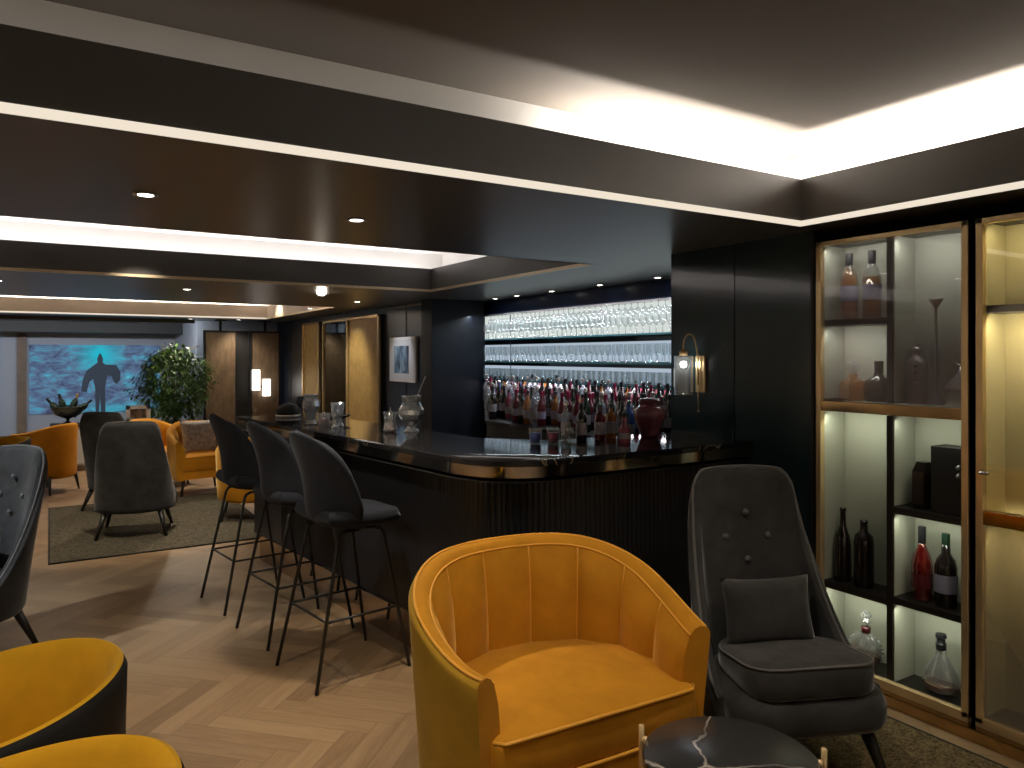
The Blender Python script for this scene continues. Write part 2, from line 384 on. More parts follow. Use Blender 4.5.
# soffits: beams and side slab, with the three raised trays
TR = [(-3.0, 2.2, 2.92), (3.85, 6.25, 3.0), (8.85, 12.2, 2.95)]
SB = .22                        # cove setback
def slab(n, x0, x1, y0, y1, z0=Z1, z1=Z1+.07): return struct(box(x0, x1, y0, y1, z0, z1).obj(n, M_soffit))
slab('ceiling_soffit_side', 2.92, 4.25, YB, 2.2); slab('ceiling_soffit_beam', XL, 4.25, 2.2, 3.85)
slab('ceiling_soffit_side', 3.0, 4.25, 3.85, 6.25); slab('ceiling_soffit_beam', XL, 4.25, 6.25, 8.85)
slab('ceiling_soffit_side', 2.95, 4.25, 8.85, 12.2); slab('ceiling_soffit_beam', XL, 4.25, 12.2, YF)
ntrim = 0
for k, (y0, y1, x1) in enumerate(TR):
    fm = M_cream if k == 2 else M_fascia
    zf = 2.31
    def T(o):
        return struct(o)
    # upstand fascias (far, right, near) with a brass strip along the lower edge
    T(box(XL, x1, y1-.004, y1+.02, Z1+.019, zf).obj('ceiling_fascia_far', fm))
    T(box(x1-.004, x1+.02, y0, y1+.02, Z1+.019, zf).obj('ceiling_fascia_right', fm))
    T(box(XL, x1-.006, y1-.008, y1+.02, Z1-.001, Z1+.019).obj('trim_brass_far', M_bead if k == 1 else M_brassglow))
    T(box(x1-.008, x1+.02, y0, y1+.02, Z1-.001, Z1+.019).obj('trim_brass_right', M_bead if k else M_brassglow))
    if k:
        T(box(XL, x1+.02, y0-.02, y0, Z1, zf).obj('ceiling_fascia_near', fm))
        T(box(XL, x1+SB, y0-SB-.02, y0-SB, Z1+.07, Z2).obj('ceiling_cove_near', M_cove))
    T(box(XL, x1+SB+.02, y1+SB, y1+SB+.02, Z1+.07, Z2).obj('ceiling_cove_far', M_cove))
    T(box(x1+SB, x1+SB+.02, y0-(SB if k else 0), y1+SB, Z1+.07, Z2).obj('ceiling_cove_right', M_cove))
    T(box(XL, x1+SB+.02, y0-(SB+.02 if k else 0), y1+SB+.02, Z2, Z2+.05).obj('ceiling_tray', M_ceil if k == 0 else M_cove))
struct(box(XL, 2.1, 15.0, YF, 1.92, Z1).obj('ceiling_bulkhead', pbr('dark_olive_bulkhead', (.035,.034,.030), .7)))
struct(box(-.50, -.36, YF-.06, YF, 0, 1.92).obj('trim_6', M_oakpost))
struct(box(XL, 2.1, YF-.03, YF, 0, .09).obj('baseboard_far', M_oakpost))
struct(box(-.80, -.765, YF-.05, YF, 0, 1.88).obj('trim_7', emit('blue_edge_light', (.12,.38,.6), .6)))
struct(box(3.05, 3.1, -2.9, 2.26, 0, .05).obj('baseboard_right', M_darkbrass))
# seams of the far navy panelling
for i, y in enumerate((7.80, 12.54)): struct(box(3.425, 3.43, y-.012, y+.012, 0, 2.1).obj('trim_%d' % (8+i), M_black))
struct(box(3.41, 3.43, 7.16, 8.56, 2.055, 2.075).obj('trim_10', M_darkbrass))

# ------------------------------------------------------------------ rugs
def rug(label, x0, x1, y0, y1, mat):
    t = thing('rug', label, 'rug', (0, 0, 0))
    box(x0, x1, y0, y1, 0, .010).obj('pile', mat, t)
    box(x0-.012, x1+.012, y0-.012, y0, 0, .011).obj('binding', M_rugedge, t); box(x0-.012, x1+.012, y1, y1+.012, 0, .011).obj('binding', M_rugedge, t)
    box(x0-.012, x0, y0, y1, 0, .011).obj('binding', M_rugedge, t); box(x1, x1+.012, y0, y1, 0, .011).obj('binding', M_rugedge, t)
rug('olive woven rug under the far lounge chairs beyond the bar stools', .0, 1.62, 6.32, 8.62, M_rugA)
rug('brown speckled rug under the grey chair beside the display cabinets', 1.88, 2.94, -2.5, 2.45, M_rugB)
RZ = .010

# ------------------------------------------------------------------ seating
def horseshoe(a, bk, arm, n, flare=0.0):
    pts = []; m = 400
    for i in range(m+1):
        t = i/m
        pts.append(t)
    raw = []
    K = 60
    cu = lambda t: a*(1-flare*t*t)
    for i in range(K): raw.append((-cu(1-i/K), -arm+arm*i/K))
    for i in range(2*K+1):
        th = PI-PI*i/(2*K); raw.append((a*math.cos(th), bk*math.sin(th)))
    for i in range(1, K+1): raw.append((cu(i/K), -arm*i/K))
    d = [0]
    for p, q in zip(raw, raw[1:]): d.append(d[-1]+math.hypot(q[0]-p[0], q[1]-p[1]))
    out = []; j = 0
    for i in range(n+1):
        t = d[-1]*i/n
        while j < len(d)-2 and d[j+1] < t: j += 1
        f = (t-d[j])/max(1e-9, d[j+1]-d[j]); p, q = raw[j], raw[j+1]
        x, y = p[0]+(q[0]-p[0])*f, p[1]+(q[1]-p[1])*f
        nx, ny = q[1]-p[1], -(q[0]-p[0]); l = math.hypot(nx, ny)
        out.append((x, y, nx/l, ny/l))       # inward normal
    return out
def sm(t): t = max(0, min(1, t)); return t*t*(3-2*t)
def d_poly(a, bk, arm, front, n=36, rc=.05, flare=0.0):
    """D-shaped outline: horseshoe closed with a straight front with rounded corners"""
    h = [(x, y) for x, y, _, _ in horseshoe(a, bk, arm-rc if arm > rc else 0, n, flare)]
    a = a*(1-flare)
    c0 = [(-a+rc-rc*math.cos(PI/2*k/4), -arm+rc-rc*math.sin(PI/2*k/4)) for k in range(4, -1, -1)]
    c1 = [(a-rc+rc*math.cos(PI/2*k/4), -arm+rc-rc*math.sin(PI/2*k/4)) for k in range(0, 5)]
    return c0[:-1]+h+c1[1:]
def cushion(mb, poly, z0, z1, crown=.02, r=.018, cy=0.0):
    def ring(inset, z):
        out = []
        for x, y in poly:
            l = math.hypot(x, y-cy); f = max(0, (l-inset)/l); out.append((x*f, cy+(y-cy)*f, z))
        return out
    rings = [ring(.4*r+.0, z0), ring(0, z0+r*.6), ring(0, z1-r), ring(.3*r, z1-.3*r), ring(r, z1)]
    for f in (.75, .5, .25, .03):
        rings.append([(x*f, cy+(y-cy)*f, z1+crown*(1-f*f)) for x, y in poly])
    return mb.rings(rings)
def tub_chair(name, label, loc, rz, a=.355, bk=.355, arm=.30, hb=.815, ha=.60, z0=.06, t=.07, channels=9, outer=None, inner=None, seat=None, cat='armchair', legs=0, zs=.42, pipe=None, group=None, taper=.05, flare=0.0, hp=.9):
    T_ = thing(name, label, cat, loc, rz, group)
    n = 108; P = horseshoe(a, bk, arm, n, flare)
    def h(s):
        c = abs(2*s-1)
        return hb-(hb-ha)*sm((c-.12)/.88)**hp
    go, gi, pipeline = [], [], []
    for k, (x, y, nx, ny) in enumerate(P):
        s = k/n; H = h(s)
        def pt(d, z, tp=1): 
            q = taper*(1-min(1, (z-z0)/(H-z0)))
            return (x*(1-q)+nx*d, y*(1-q)+ny*d, z)
        go.append([pt(.02, z0), pt(.004, z0+.02)]+[pt(0, z0+.03+(H-.05-z0)*i/5) for i in range(6)]+[pt(.006, H-.008), pt(t*.28, H)])
        bul = .030*abs(math.sin(channels*PI*s))**.6 if channels else 0
        row = [pt(t*.28, H), pt(t*.55, H+.004), pt(t*.82, H-.006)]
        for i in range(9):
            f = i/8; z = H-.025-(H-.025-(zs-.10))*f
            row.append(pt(t+(bul+.006)*min(1, f*5)+.012*math.sin(PI*min(1,f)), z))
        gi.append(row); pipeline.append(pt(t*.28, H+.002))
    ob = MB(); ob.grid(go); ob.obj('shell', outer, T_, True)
    ib = MB(); ib.grid(gi)
    for k in (0, n):
        ring = go[k]+gi[k][1:]+[(gi[k][-1][0], gi[k][-1][1], z0)]
        vs = [ib.b.verts.new(p) for p in ring]; ib.b.faces.new(vs)
    bc_ = ib.obj('back_cushion', inner, T_, True); bc_.modifiers.new('e', 'EDGE_SPLIT').split_angle = R(50)
    if channels:
        for c_ in range(1, channels):
            r_ = gi[round(n*c_/channels)]; MB().tube([(p[0], p[1], p[2]) for p in r_[3:]], .0035, 5).obj('channel_seam', pipe or inner, bc_, True)
    if pipe: MB().tube(pipeline, .0055, 6).obj('piping', pipe, T_, True); MB().tube([r_[3] for r_ in gi], .0045, 6).obj('piping', pipe, bc_, True)
    ai, bi = a-t+.004, bk-t+.004
    D = d_poly(ai, bi, arm+.005, arm, 36, .03, flare); ai = ai*(1-flare)
    sc_ = MB(); cushion(sc_, D, zs-.14, zs-.002, .035, .02, 0); sc_ = sc_.obj('seat_cushion', seat, T_, True)
    if pipe:
        fr = [(-ai+.004, -arm+.02, zs-.008), (-ai+.03, -arm-.006, zs-.008), (0, -arm-.009, zs-.006), (ai-.03, -arm-.006, zs-.008), (ai-.004, -arm+.02, zs-.008)]
        MB().tube(fr, .006, 6).obj('seat_piping', pipe, sc_, True)
        fr = [(p[0], p[1], zs-.142) for p in fr]; MB().tube(fr, .006, 6).obj('seat_piping', pipe, sc_, True)
    B = [(x*.98, y*.98) for x, y in D]
    MB().prism(B, z0+.01, zs-.142).obj('base', seat, T_, 'auto')
    for sx in ((-1, 1) if legs else ()):
        for sy in (-1, 1):
            x, y = sx*a*.68, (bk*.6 if sy > 0 else -arm*.75)
            MB().tube([(x, y, z0+.03), (x*1.16, y*1.16, 0)], [.020, .010], 8).obj('leg', M_blackwood, T_, True)
    return T_
def highback(label, loc, rz, hgt=1.03, sc_=1.0, group=None, cush=True):
    T_ = thing('high_back_chair', label, 'lounge chair', loc, rz, group)
    n = 64; m = 14; P = horseshoe(.282, .27, .15, n)
    G = []; top = []
    for k, (x, y, nx, ny) in enumerate(P):
        s = k/n; sg = -1 if s < .5 else 1; c = abs(2*s-1)
        c0 = .34
        if c <= c0:
            f = c/c0; tx = sg*.212*f; ty = .37-.05*f*f; tz = hgt-.006-.012*f*f-.05*max(0, f-.75)**2*16
        else:
            w = (c-c0)/(1-c0); tx = sg*(.212+.09*w**.8); ty = .32-.43*w**1.15; tz = .31+(hgt-.068-.31)*(1-w)**1.75
        row = []
        for i in range(m+1):
            v = i/m
            bx = x*(1+.02*math.sin(PI*v)); by = y
            px = bx+(tx-bx)*v**.9; py = by+(ty-by)*v; pz = .20+(tz-.20)*v
            bow = .035*math.sin(PI*v)*(1-c)
            row.append((px, py+bow*-.4, pz))
        G.append(row); top.append(row[-1])
    sb_ = MB().grid(G).obj('shell_back', M_grey, T_, True, solid=.055, subd=1)
    MB().tube([(p[0], p[1], p[2]+.001) for p in top], .006, 6).obj('piping', M_greypipe, sb_, True)
    D = d_poly(.284, .27, .262, .33, 36, .10)
    cushion(MB(), D, .215, .345, .005, .05).obj('seat_base', M_grey, T_, True)
    D = d_poly(.235, .20, .25, .33, 36, .09); D = [(x, y-.005) for x, y in D]
    cb_ = MB(); cushion(cb_, D, .345, .455, .012, .02)
    tilt = lambda y: -.05*min(1, max(0, (y+.25)/.45))
    for v_ in cb_.b.verts: v_.co.z += tilt(v_.co.y) if v_.co.z > .40 else 0
    cb_ = cb_.obj('seat_cushion', M_grey, T_, True)
    MB().tube([(p[0]*.985, p[1]*.985, .450+tilt(p[1])) for p in D], .005, 6, True).obj('seat_piping', M_greypipe, cb_, True)
    for bx, bz in ((0, .86), (-.09, .765), (.09, .765), (0, .675)):
        f = (bz-.2)/(hgt-.2); yy = .27+.10*f-.034
        MB().lathe([(.013, 0), (.012, .005), (.005, .009)], 12, (0, 0, 0)).obj('button', M_greypipe, sb_, True).matrix_local = Matrix.Translation((bx, yy-.018, bz)) @ Matrix.Rotation(R(90), 4, 'X')
    for sx in (-1, 1):
        for sy in (-1, 1):
            x, y = sx*.20, (.17 if sy > 0 else -.17)
            MB().tube([(x, y, .23), (x+sx*.06, y+sy*.085, .0)], [.026, .012], 10).obj('leg', M_blackwood, T_, True)
    return T_
def pillow(mb, w, h, d, n=14):
    """soft rectangular cushion, standing in the XZ plane"""
    for sgn in (-1, 1):
        g = []
        for i in range(n+1):
            row = []
            for j in range(n+1):
                u, v = 2*i/n-1, 2*j/n-1
                e = max(0, (1-u**4)*(1-v**4))**.5
                px = u*w/2*(1-.06*(1-v*v)*abs(u)); pz = v*h/2*(1-.08*(1-u*u)*abs(v))
                row.append((px, sgn*d/2*e, pz))
            g.append(row)
        mb.grid(g)
    bmesh.ops.remove_doubles(mb.b, verts=mb.b.verts, dist=1e-4); return mb
def stool(label, loc, rz, group):
    T_ = thing('bar_stool', label, 'bar stool', loc, rz, group)
    n, m = 18, 16; G = []
    for j in range(m+1):
        v = j/m
        if v < .3: w = .185+.045*math.sin(v/.3*PI/2)
        else: w = .230*max(0, 1-((v-.3)/.7)**5)**.5
        w = max(w, .012)
        row = []
        for i in range(n+1):
            u = 2*i/n-1
            y = .165+.085*v-.030*math.sin(PI*v)-(.12*(1-v)+.055)*u*u*(w/.227)
            if v < .15: y -= (1-v/.15)**2*.05
            row.append((u*w, y, .705+.455*v-.010*u*u))
        G.append(row)
    MB().grid(G).obj('backrest', M_stool, T_, True, solid=.034, subd=1)
    G = []
    for j in range(m+1):
        v = j/m
        if v < .35: w = .185+.030*math.sin(v/.35*PI/2)
        else: w = .215*max(0, 1-((v-.35)/.65)**3.2)**.5
        w = max(w, .03)
        row = []
        for i in range(n+1):
            u = 2*i/n-1
            row.append((u*w, .17-.445*v, .728+.028*(1-v)**3-.012*v*v+.016*u*u))
        G.append(row)
    MB().grid(G).obj('seat', M_stool, T_, True, solid=.060, subd=1)
    for sx in (-1, 1):
        for sy in (-1, 1):
            yt = .10 if sy > 0 else -.115; yf = .245 if sy > 0 else -.24
            MB().tube([(sx*.21, yf, .004), (sx*.158, yt+sy*.012, .655), (sx*.153, yt, .677), (sx*.148, yt-sy*.03, .688), (sx*.148, 0, .690)], [.0088]*5, 8).obj('leg', M_blackmetal, T_, True)
    q = .30/.69
    def at(sx, yt, yf): return (sx*(.21+(.156-.21)*q), yf+(yt-yf)*q, .30)
    loop = [at(-1, .10, .245), at(1, .10, .245), at(1, -.115, -.24), at(-1, -.115, -.24)]
    fb = MB()
    for p, r_ in zip(loop, loop[1:]+loop[:1]): fb.tube([p, r_], .0065, 6)
    fb.obj('footrest', M_blackmetal, T_, True)
    return T_

# big gold tub chair in front of the bar
tub_chair('tub_chair', 'large gold velvet tub chair with channelled back in the foreground by the bar corner', (1.445, 2.075, 0), R(-2), a=.495, bk=.40, arm=.30, z0=.015, hb=.803, flare=.115, taper=.10, hp=1.55, outer=M_goldshade, inner=M_gold, seat=M_gold, pipe=M_goldpipe)
# two dark shelled barrel chairs at the lower left
BC = dict(a=.30, bk=.31, arm=.18, hb=.735, ha=.68, z0=.10, t=.035, channels=0, outer=M_black, inner=M_yellow, seat=M_yellow, legs=1, zs=.42)
tub_chair('barrel_chair', 'mustard barrel chair with black shell nearest the grey chair at the left edge', (-.14, 2.15, 0), R(-80), **BC)
tub_chair('barrel_chair', 'mustard barrel chair with black shell cut off at the bottom left corner', (-.09, 1.53, 0), R(-95), **BC)
# high-back grey chairs
CH = highback('grey velvet high-back chair with buttons and lumbar cushion beside the display cabinets', (2.285, 1.80, RZ), R(-23), 1.04)
highback('grey velvet high-back chair cut by the left edge of the picture', (-.41, 4.62, 0), R(-55), 1.02)
highback('grey high-back chair turned away from view on the olive rug', (.62, 7.08, RZ), R(168), .97)
highback('grey high-back chair at the olive rug edge, partly hidden by another grey chair', (.62, 8.32, RZ), R(142), .97)
o = pillow(MB(), .36, .25, .12).obj('lumbar_cushion', M_grey, None, True); tag(o, 'charcoal velvet lumbar cushion on the grey chair beside the display cabinets', 'cushion')
a = R(-23); base = Vector((2.285, 1.80, RZ)); rot = Matrix.Rotation(a, 4, 'Z')
o.matrix_world = Matrix.Translation(base) @ rot @ Matrix.Translation((-.01, .09, .528)) @ Matrix.Rotation(R(-14), 4, 'X')
o = pillow(MB(), .34, .24, .12).obj('lumbar_cushion', M_grey, None, True); tag(o, 'dark cushion on the grey chair at the left edge', 'cushion')
o.matrix_world = Matrix.Translation((-.41, 4.62, 0)) @ Matrix.Rotation(R(-55), 4, 'Z') @ Matrix.Translation((0, .09, .53)) @ Matrix.Rotation(R(-14), 4, 'X')
# bar stools
for lab, x, y, r_ in (('black upholstered bar stool nearest the camera at the bar', 1.21, 3.50, 99), ('black upholstered bar stool in the middle of the three', 1.15, 4.12, 99), ('black upholstered bar stool furthest along the bar', 1.07, 4.77, 98)):
    stool(lab, (x, y, 0), R(r_), 'bar stools along the counter')
# far gold seats
FC = dict(a=.33, bk=.33, arm=.26, hb=.76, ha=.58, z0=.17, t=.07, channels=0, legs=1, zs=.42)
tub_chair('lounge_armchair', 'orange armchair seen from its side in front of the white sideboard', (-.02, 9.72, 0), R(-128), outer=M_amber, inner=M_amber, seat=M_amber, **{**FC, 'ha': .66, 'a': .29, 'bk': .29, 'arm': .22})
tub_chair('barrel_chair', 'small mustard barrel chair with dark shell at the far left edge', (-.46, 8.40, 0), R(-62), **{**BC, 'group': None})
tub_chair('lounge_armchair', 'golden armchair behind the grey high-back chairs, facing away', (1.05, 9.55, 0), R(30), outer=M_amber, inner=M_gold, seat=M_gold, **FC)
tub_chair('lounge_armchair', 'golden armchair holding a grey fur cushion beside the bar stools', (1.40, 8.82, RZ), R(10), outer=M_gold, inner=M_gold, seat=M_amber, pipe=M_gold, **{**FC, 'channels': 9})
tub_chair('lounge_armchair', 'golden armchair behind the furthest bar stool', (1.62, 7.22, RZ), R(165), outer=M_gold, inner=M_gold, seat=M_gold, **FC)
o = pillow(MB(), .38, .38, .16).obj('fur_cushion', M_fur, None, True); tag(o, 'silver grey fur cushion on the golden armchair', 'cushion')
o.matrix_world = Matrix.Translation((1.40, 8.82, RZ)) @ Matrix.Rotation(R(10), 4, 'Z') @ Matrix.Translation((.02, .06, .60)) @ Matrix.Rotation(R(-16), 4, 'X')

# ------------------------------------------------------------------ marble side table
tt = thing('side_table', 'round black marble side table on thin brass legs in front of the gold chair', 'table', (1.435, 1.285, .006))
MB().lathe([(.205, .470), (.214, .476), (.216, .486), (.214, .497), (.209, .500)], 64).obj('tabletop', M_tablemarble, tt, 'auto')
for aa in (32+90-4, 180+28, -48+16):
    x, y = .232*math.cos(R(aa)), .232*math.sin(R(aa))
    lg = MB().tube([(x, y, .522), (x, y, .46), (x*.98, y*.98, -.006)], .0075, 10).obj('leg', M_brass, tt, True)
    MB().ball((x*.955, y*.955, .484), .011).obj('ball_joint', M_brass, lg, True)
rg = [(.150*math.cos(2*PI*i/32), .150*math.sin(2*PI*i/32), .14) for i in range(32)]
MB().tube(rg, .006, 6, True).obj('base_ring', M_brass, tt, True)

# ------------------------------------------------------------------ bar
BA = math.atan(.123); bd = (-math.sin(BA), math.cos(BA))
def bar_outline(off, yfar, yend, r, n=14):
    """front edge from far end, round the near corner, to the wall"""
    o_ = off/math.cos(BA)
    fx = lambda y: 1.45+o_-.123*(y-3.36)
    pts = []
    K = 40
    ys = yend+r*1.05
    for i in range(K+1):
        y = yfar+(ys-yfar)*i/K; pts.append((fx(y), y))
    p0 = Vector(pts[-1]); p2 = Vector((fx(yend)+r*.95, yend)); p1 = Vector((fx(yend), yend))
    for i in range(1, n+1):
        t = i/n; q = (1-t)**2*p0+2*t*(1-t)*p1+t*t*p2; pts.append((q.x, q.y))
    for i in range(1, 25): pts.append((p2.x+(3.098-p2.x)*i/24, yend))
    return pts
bar = thing('bar_counter', 'black marble bar counter with fluted black front and rounded near corner', 'bar counter', (1.8, 4.2, 0))
W = Vector((1.8, 4.2, 0))
def loc_(pts): return [(x-W.x, y-W.y) for x, y in pts]
def counter_poly(off=0.0):
    f = bar_outline(off, 5.72-off, 2.62+off, .34)
    back = [(3.098, 3.21), (2.25, 3.21), (1.98, 3.5), (1.72, 5.72-off)]
    return f+back
P_ = loc_(counter_poly()); Pi = loc_(counter_poly(.006))
MB().rings([[(x, y, 1.030) for x, y in Pi], [(x, y, 1.034) for x, y in P_], [(x, y, 1.054) for x, y in P_], [(x, y, 1.06) for x, y in Pi]]).obj('countertop', M_marble, bar, 'auto')
fo = bar_outline(.004, 5.70, 2.624, .34)
g = [[(x-W.x, y-W.y, z) for x, y in fo] for z in (.984, 1.031)]
fi = bar_outline(.02, 5.70, 2.64, .33)
MB().grid(g).obj('edge_band', M_band, bar, True)
MB().grid([[(x-W.x, y-W.y, .966) for x, y in fo], [(x-W.x, y-W.y, .966) for x, y in bar_outline(.16, 5.70, 2.78, .28)]]).obj('underside', M_black, bar, False, solid=.003)
# fluted front
fb = bar_outline(.12, 5.69, 2.74, .30, 20)
dd = [0]
for p, q in zip(fb, fb[1:]): dd.append(dd[-1]+math.hypot(q[0]-p[0], q[1]-p[1]))
def along(t):
    j = 0
    while j < len(dd)-2 and dd[j+1] < t: j += 1
    f_ = (t-dd[j])/(dd[j+1]-dd[j]); p, q = fb[j], fb[j+1]; l = dd[j+1]-dd[j]
    return p[0]+(q[0]-p[0])*f_, p[1]+(q[1]-p[1])*f_, -(q[1]-p[1])/l*-1, (q[0]-p[0])/l*-1
pitch = .028; smooth_len = .52; prof = []
t = smooth_len
while t+pitch < dd[-1]:
    for k in range(6):
        tt_ = t+pitch*k/6; x, y, nx, ny = along(tt_); o_ = .012*abs(math.sin(PI*k/6))
        prof.append((x-W.x+nx*-o_*-1*-1, y-W.y-ny*o_*-1*-1)) if False else prof.append((x-W.x-(-ny)*0+0, y-W.y))
        # outward normal: left of travel direction reversed
        px_, py_ = prof.pop(); ox, oy = nx, ny
        prof.append((px_-ox*o_, py_-oy*o_))
    t += pitch
MB().grid([[(x, y, .20) for x, y in prof], [(x, y, .967) for x, y in prof]]).obj('fluted_front', M_flute, bar, False)
sp = [along(smooth_len*i/8)[:2] for i in range(9)]
pl = [(x-W.x, y-W.y) for x, y in sp]+[(1.66-W.x, 5.2-W.y), (1.60-W.x, 5.69-W.y)]
MB().prism(pl, .20, .967).obj('end_panel', M_navyflat, bar, False)
kb = bar_outline(.15, 5.66, 2.80, .28)
MB().grid([[(x-W.x, y-W.y, 0.0) for x, y in kb], [(x-W.x, y-W.y, .20) for x, y in kb]]).obj('kickplate', M_kick, bar, True)
bk_ = bar_outline(.12, 5.69, 2.74, .30)
MB().grid([[(x-W.x, y-W.y, .20) for x, y in bk_], [(x-W.x, y-W.y, .20) for x, y in bar_outline(.20, 5.65, 2.84, .26)]]).obj('bottom_rail', M_black, bar, False)
inner = bar_outline(.30, 5.66, 3.0, .22)
MB().grid([[(x-W.x, y-W.y, 0) for x, y in inner], [(x-W.x, y-W.y, 1.02) for x, y in inner]]).obj('carcass', M_black, bar, False)

# ------------------------------------------------------------------ back bar
bb = thing('back_bar_counter', 'dark back bar counter carrying rows of bottles inside the alcove', 'counter', (3.65, 5.2, 0))
MB().prism([(-.35, -1.9), (.42, -1.9), (.42, 1.93), (-.35, .58)], .90, .93).obj('worktop', pbr('black_worktop', (.004,.004,.005), .5, spec=.2), bb)
MB().prism([(-.31, -1.9), (.42, -1.9), (.42, 1.90), (-.31, .60)], 0, .90).obj('cabinet_front', M_black, bb)
MB().prism([(.17, -1.9), (.41, -1.9), (.41, 1.80), (.17, 1.40)], .93, 1.0).obj('bottle_step', M_black, bb)
X4 = 4.07
bk = thing('back_bar_display', 'mirrored wall with added glow panels and three glass shelves behind the bar', 'shelf', (X4, 5.2, 0))
y0, y1 = -1.94, 1.948
for za, zb, mm in ((1.69, 1.935, M_lit1), (1.46, 1.625, M_lit2), (1.275, 1.405, M_lit2)):
    box(0.012, .024, y0, y1, za, zb).obj('glow_panel', mm, bk)
box(.024, .030, y0, y1, .93, 2.1).obj('mirror', M_darkmirror, bk)
box(.005, .012, 1.40, 1.407, .95, 2.09).obj('mirror_joint', M_black, bk)
box(-.03, .024, y0, y1, 1.935, 1.955).obj('top_rail', M_pewter, bk)
box(.0, .024, y0, y1, 1.955, 2.1).obj('blue_glow_band', pbr('painted_blue_glow', (.02,.045,.14), .3), bk)  # blue put into the colour for a glow mirrored in this band
SH = (1.675, 1.445, 1.262)
for z in SH:
    MB().prism([(-.16, y0), (.012, y0), (.012, 1.94), (-.16, 1.66)], z-.006, z+.006).obj('glass_shelf', M_shelfglass, bk)
    box(-.164, -.16, y0, 1.655, z-.007, z+.007).obj('shelf_edge', pbr('teal_shelf_edge', (.05,.16,.18), .15), bk)
# glasses
def glassware(kind):
    if kind == 0: pr = [(.028,0),(.028,.003),(.005,.006),(.004,.060),(.014,.070),(.030,.095),(.034,.125),(.028,.160)]
    elif kind == 1: pr = [(.030,0),(.030,.004),(.027,.006),(.031,.095)]
    else: pr = [(.026,0),(.026,.003),(.005,.006),(.004,.055),(.012,.062),(.020,.085),(.022,.120),(.020,.150)]
    return MB().lathe(pr, 10, cap1=False)
gl = []
specs = (('wine_glass', 0, SH[0], 1, 'clear stemmed wine glass on the top glass shelf behind the bar', 'wine glasses on the top shelf', 1.0),
         ('flute_glass', 2, SH[1], 1, 'clear slim stem glass on the middle glass shelf behind the bar', 'stem glasses on the middle shelf', 1.0),
         ('tumbler', 1, SH[2], 1, 'clear straight tumbler on the lowest glass shelf behind the bar', 'tumblers on the lowest shelf', 1.15))
for nm, kd, z, _, lab, grp, s_ in specs:
    first = None
    for row, xo in enumerate((3.945, 4.02)):
        y = 3.95+.03*row
        while y < 6.84+(xo-3.91)*1.65:
            if not (nm == 'wine_glass' and row == 0 and (y < 4.86)):
                p = (xo+rnd.uniform(-.008, .008), y+rnd.uniform(-.006, .006), z+.006)
                if first is None:
                    first = glassware(kd).obj(nm, M_glass, None, True); tag(first, lab, 'glass', grp, p)
                    first.scale = (s_, s_, s_)
                else:
                    c = first.copy(); C.objects.link(c); c.location = p
            y += .074
first = None; y = 3.98
while y < 6.9:
    p = (3.99, y, 1.934)
    if first is None:
        first = glassware(0).obj('wine_glass', M_glass, None, True); tag(first, 'clear wine glass hanging upside down from the rail above the top shelf', 'glass', 'wine glasses hanging from the top rail', p); first.rotation_euler = (PI, 0, 0); first.scale = (.9, .9, .6)
    else:
        c = first.copy(); C.objects.link(c); c.location = p
    y += .078
# bottles
def bottle(name, label, cat, loc, prof, mat, lab=None, cap=None, liq=None, group=None, n=18, sx=1, sy=1, rz=0):
    """lathe bottle; lab=(z0,z1,r,material) cap=(z0,z1,r,material) liq=(profile, material)"""
    T_ = thing(name, label, cat, loc, rz, group)
    MB().lathe(prof, n, sx=sx, sy=sy).obj('glass_body', mat, T_, 'auto' if n < 9 else True)
    if liq: MB().lathe(liq[0], n, sx=sx, sy=sy).obj('liquid', liq[1], T_, True)
    if lab: MB().lathe([(lab[2], lab[0]), (lab[2], lab[1])], n, cap0=False, cap1=False, sx=sx, sy=sy).obj('paper_label', lab[3], T_, True)
    if cap: MB().lathe([(cap[2]*.98, cap[0]), (cap[2], cap[0]+.003), (cap[2], cap[1]-.003), (cap[2]*.8, cap[1])], n).obj('stopper', cap[3], T_, 'auto')
    return T_
def wine(h, r): return [(r*.9,0),(r,.006),(r,h*.60),(r*.85,h*.68),(r*.38,h*.78),(r*.34,h*.97),(r*.34,h)]
def spirit(h, r): return [(r*.92,0),(r,.006),(r,h*.66),(r*.80,h*.73),(r*.36,h*.80),(r*.34,h*.93),(r*.36,h*.94)]
BK = [
 ('dark wine bottle with white label on the back bar', wine(.30,.036), M_darkglass, (.07,.14,.0368,M_white), (.26,.302,.0135,M_cork)),
 ('clear spirit bottle with white label on the back bar', spirit(.30,.038), M_clearbottle, (.05,.15,.0388,M_white), (.283,.31,.015,M_pewter)),
 ('amber spirit bottle on the back bar', spirit(.27,.038), M_amberbottle, (.05,.12,.0388,M_white), (.255,.28,.015,M_cork)),
 ('dark red liqueur bottle on the back bar', wine(.28,.035), M_redbottle, (.06,.12,.0358,M_label), (.24,.283,.0135,M_magenta)),
 ('blue bottle with white label on the back bar', spirit(.25,.042), M_bluebottle, (.04,.10,.0428,M_white), (.236,.262,.016,M_silver)),
 ('dark green bottle on the back bar', wine(.30,.036), M_greenglass, (.06,.13,.0368,M_pewter), (.26,.302,.0135,M_cork)),
 ('pink liqueur bottle on the back bar', spirit(.26,.034), M_pinklabel, (.05,.11,.0348,M_white), (.245,.272,.014,M_cork)),
 ('slim clear bottle without label on the back bar', spirit(.32,.032), M_clearbottle, None, (.30,.328,.013,M_cork)),
]
protos = {}
def put_bottle(kind, p, extra=''):
    lab, pr, mt, lb, cp_ = BK[kind]
    g_ = 'bottles like this: '+lab
    if kind not in protos:
        protos[kind] = bottle('liquor_bottle', lab, 'bottle', p, pr, mt, lb, cp_, None, g_, 12)
    else: dup(protos[kind], p)
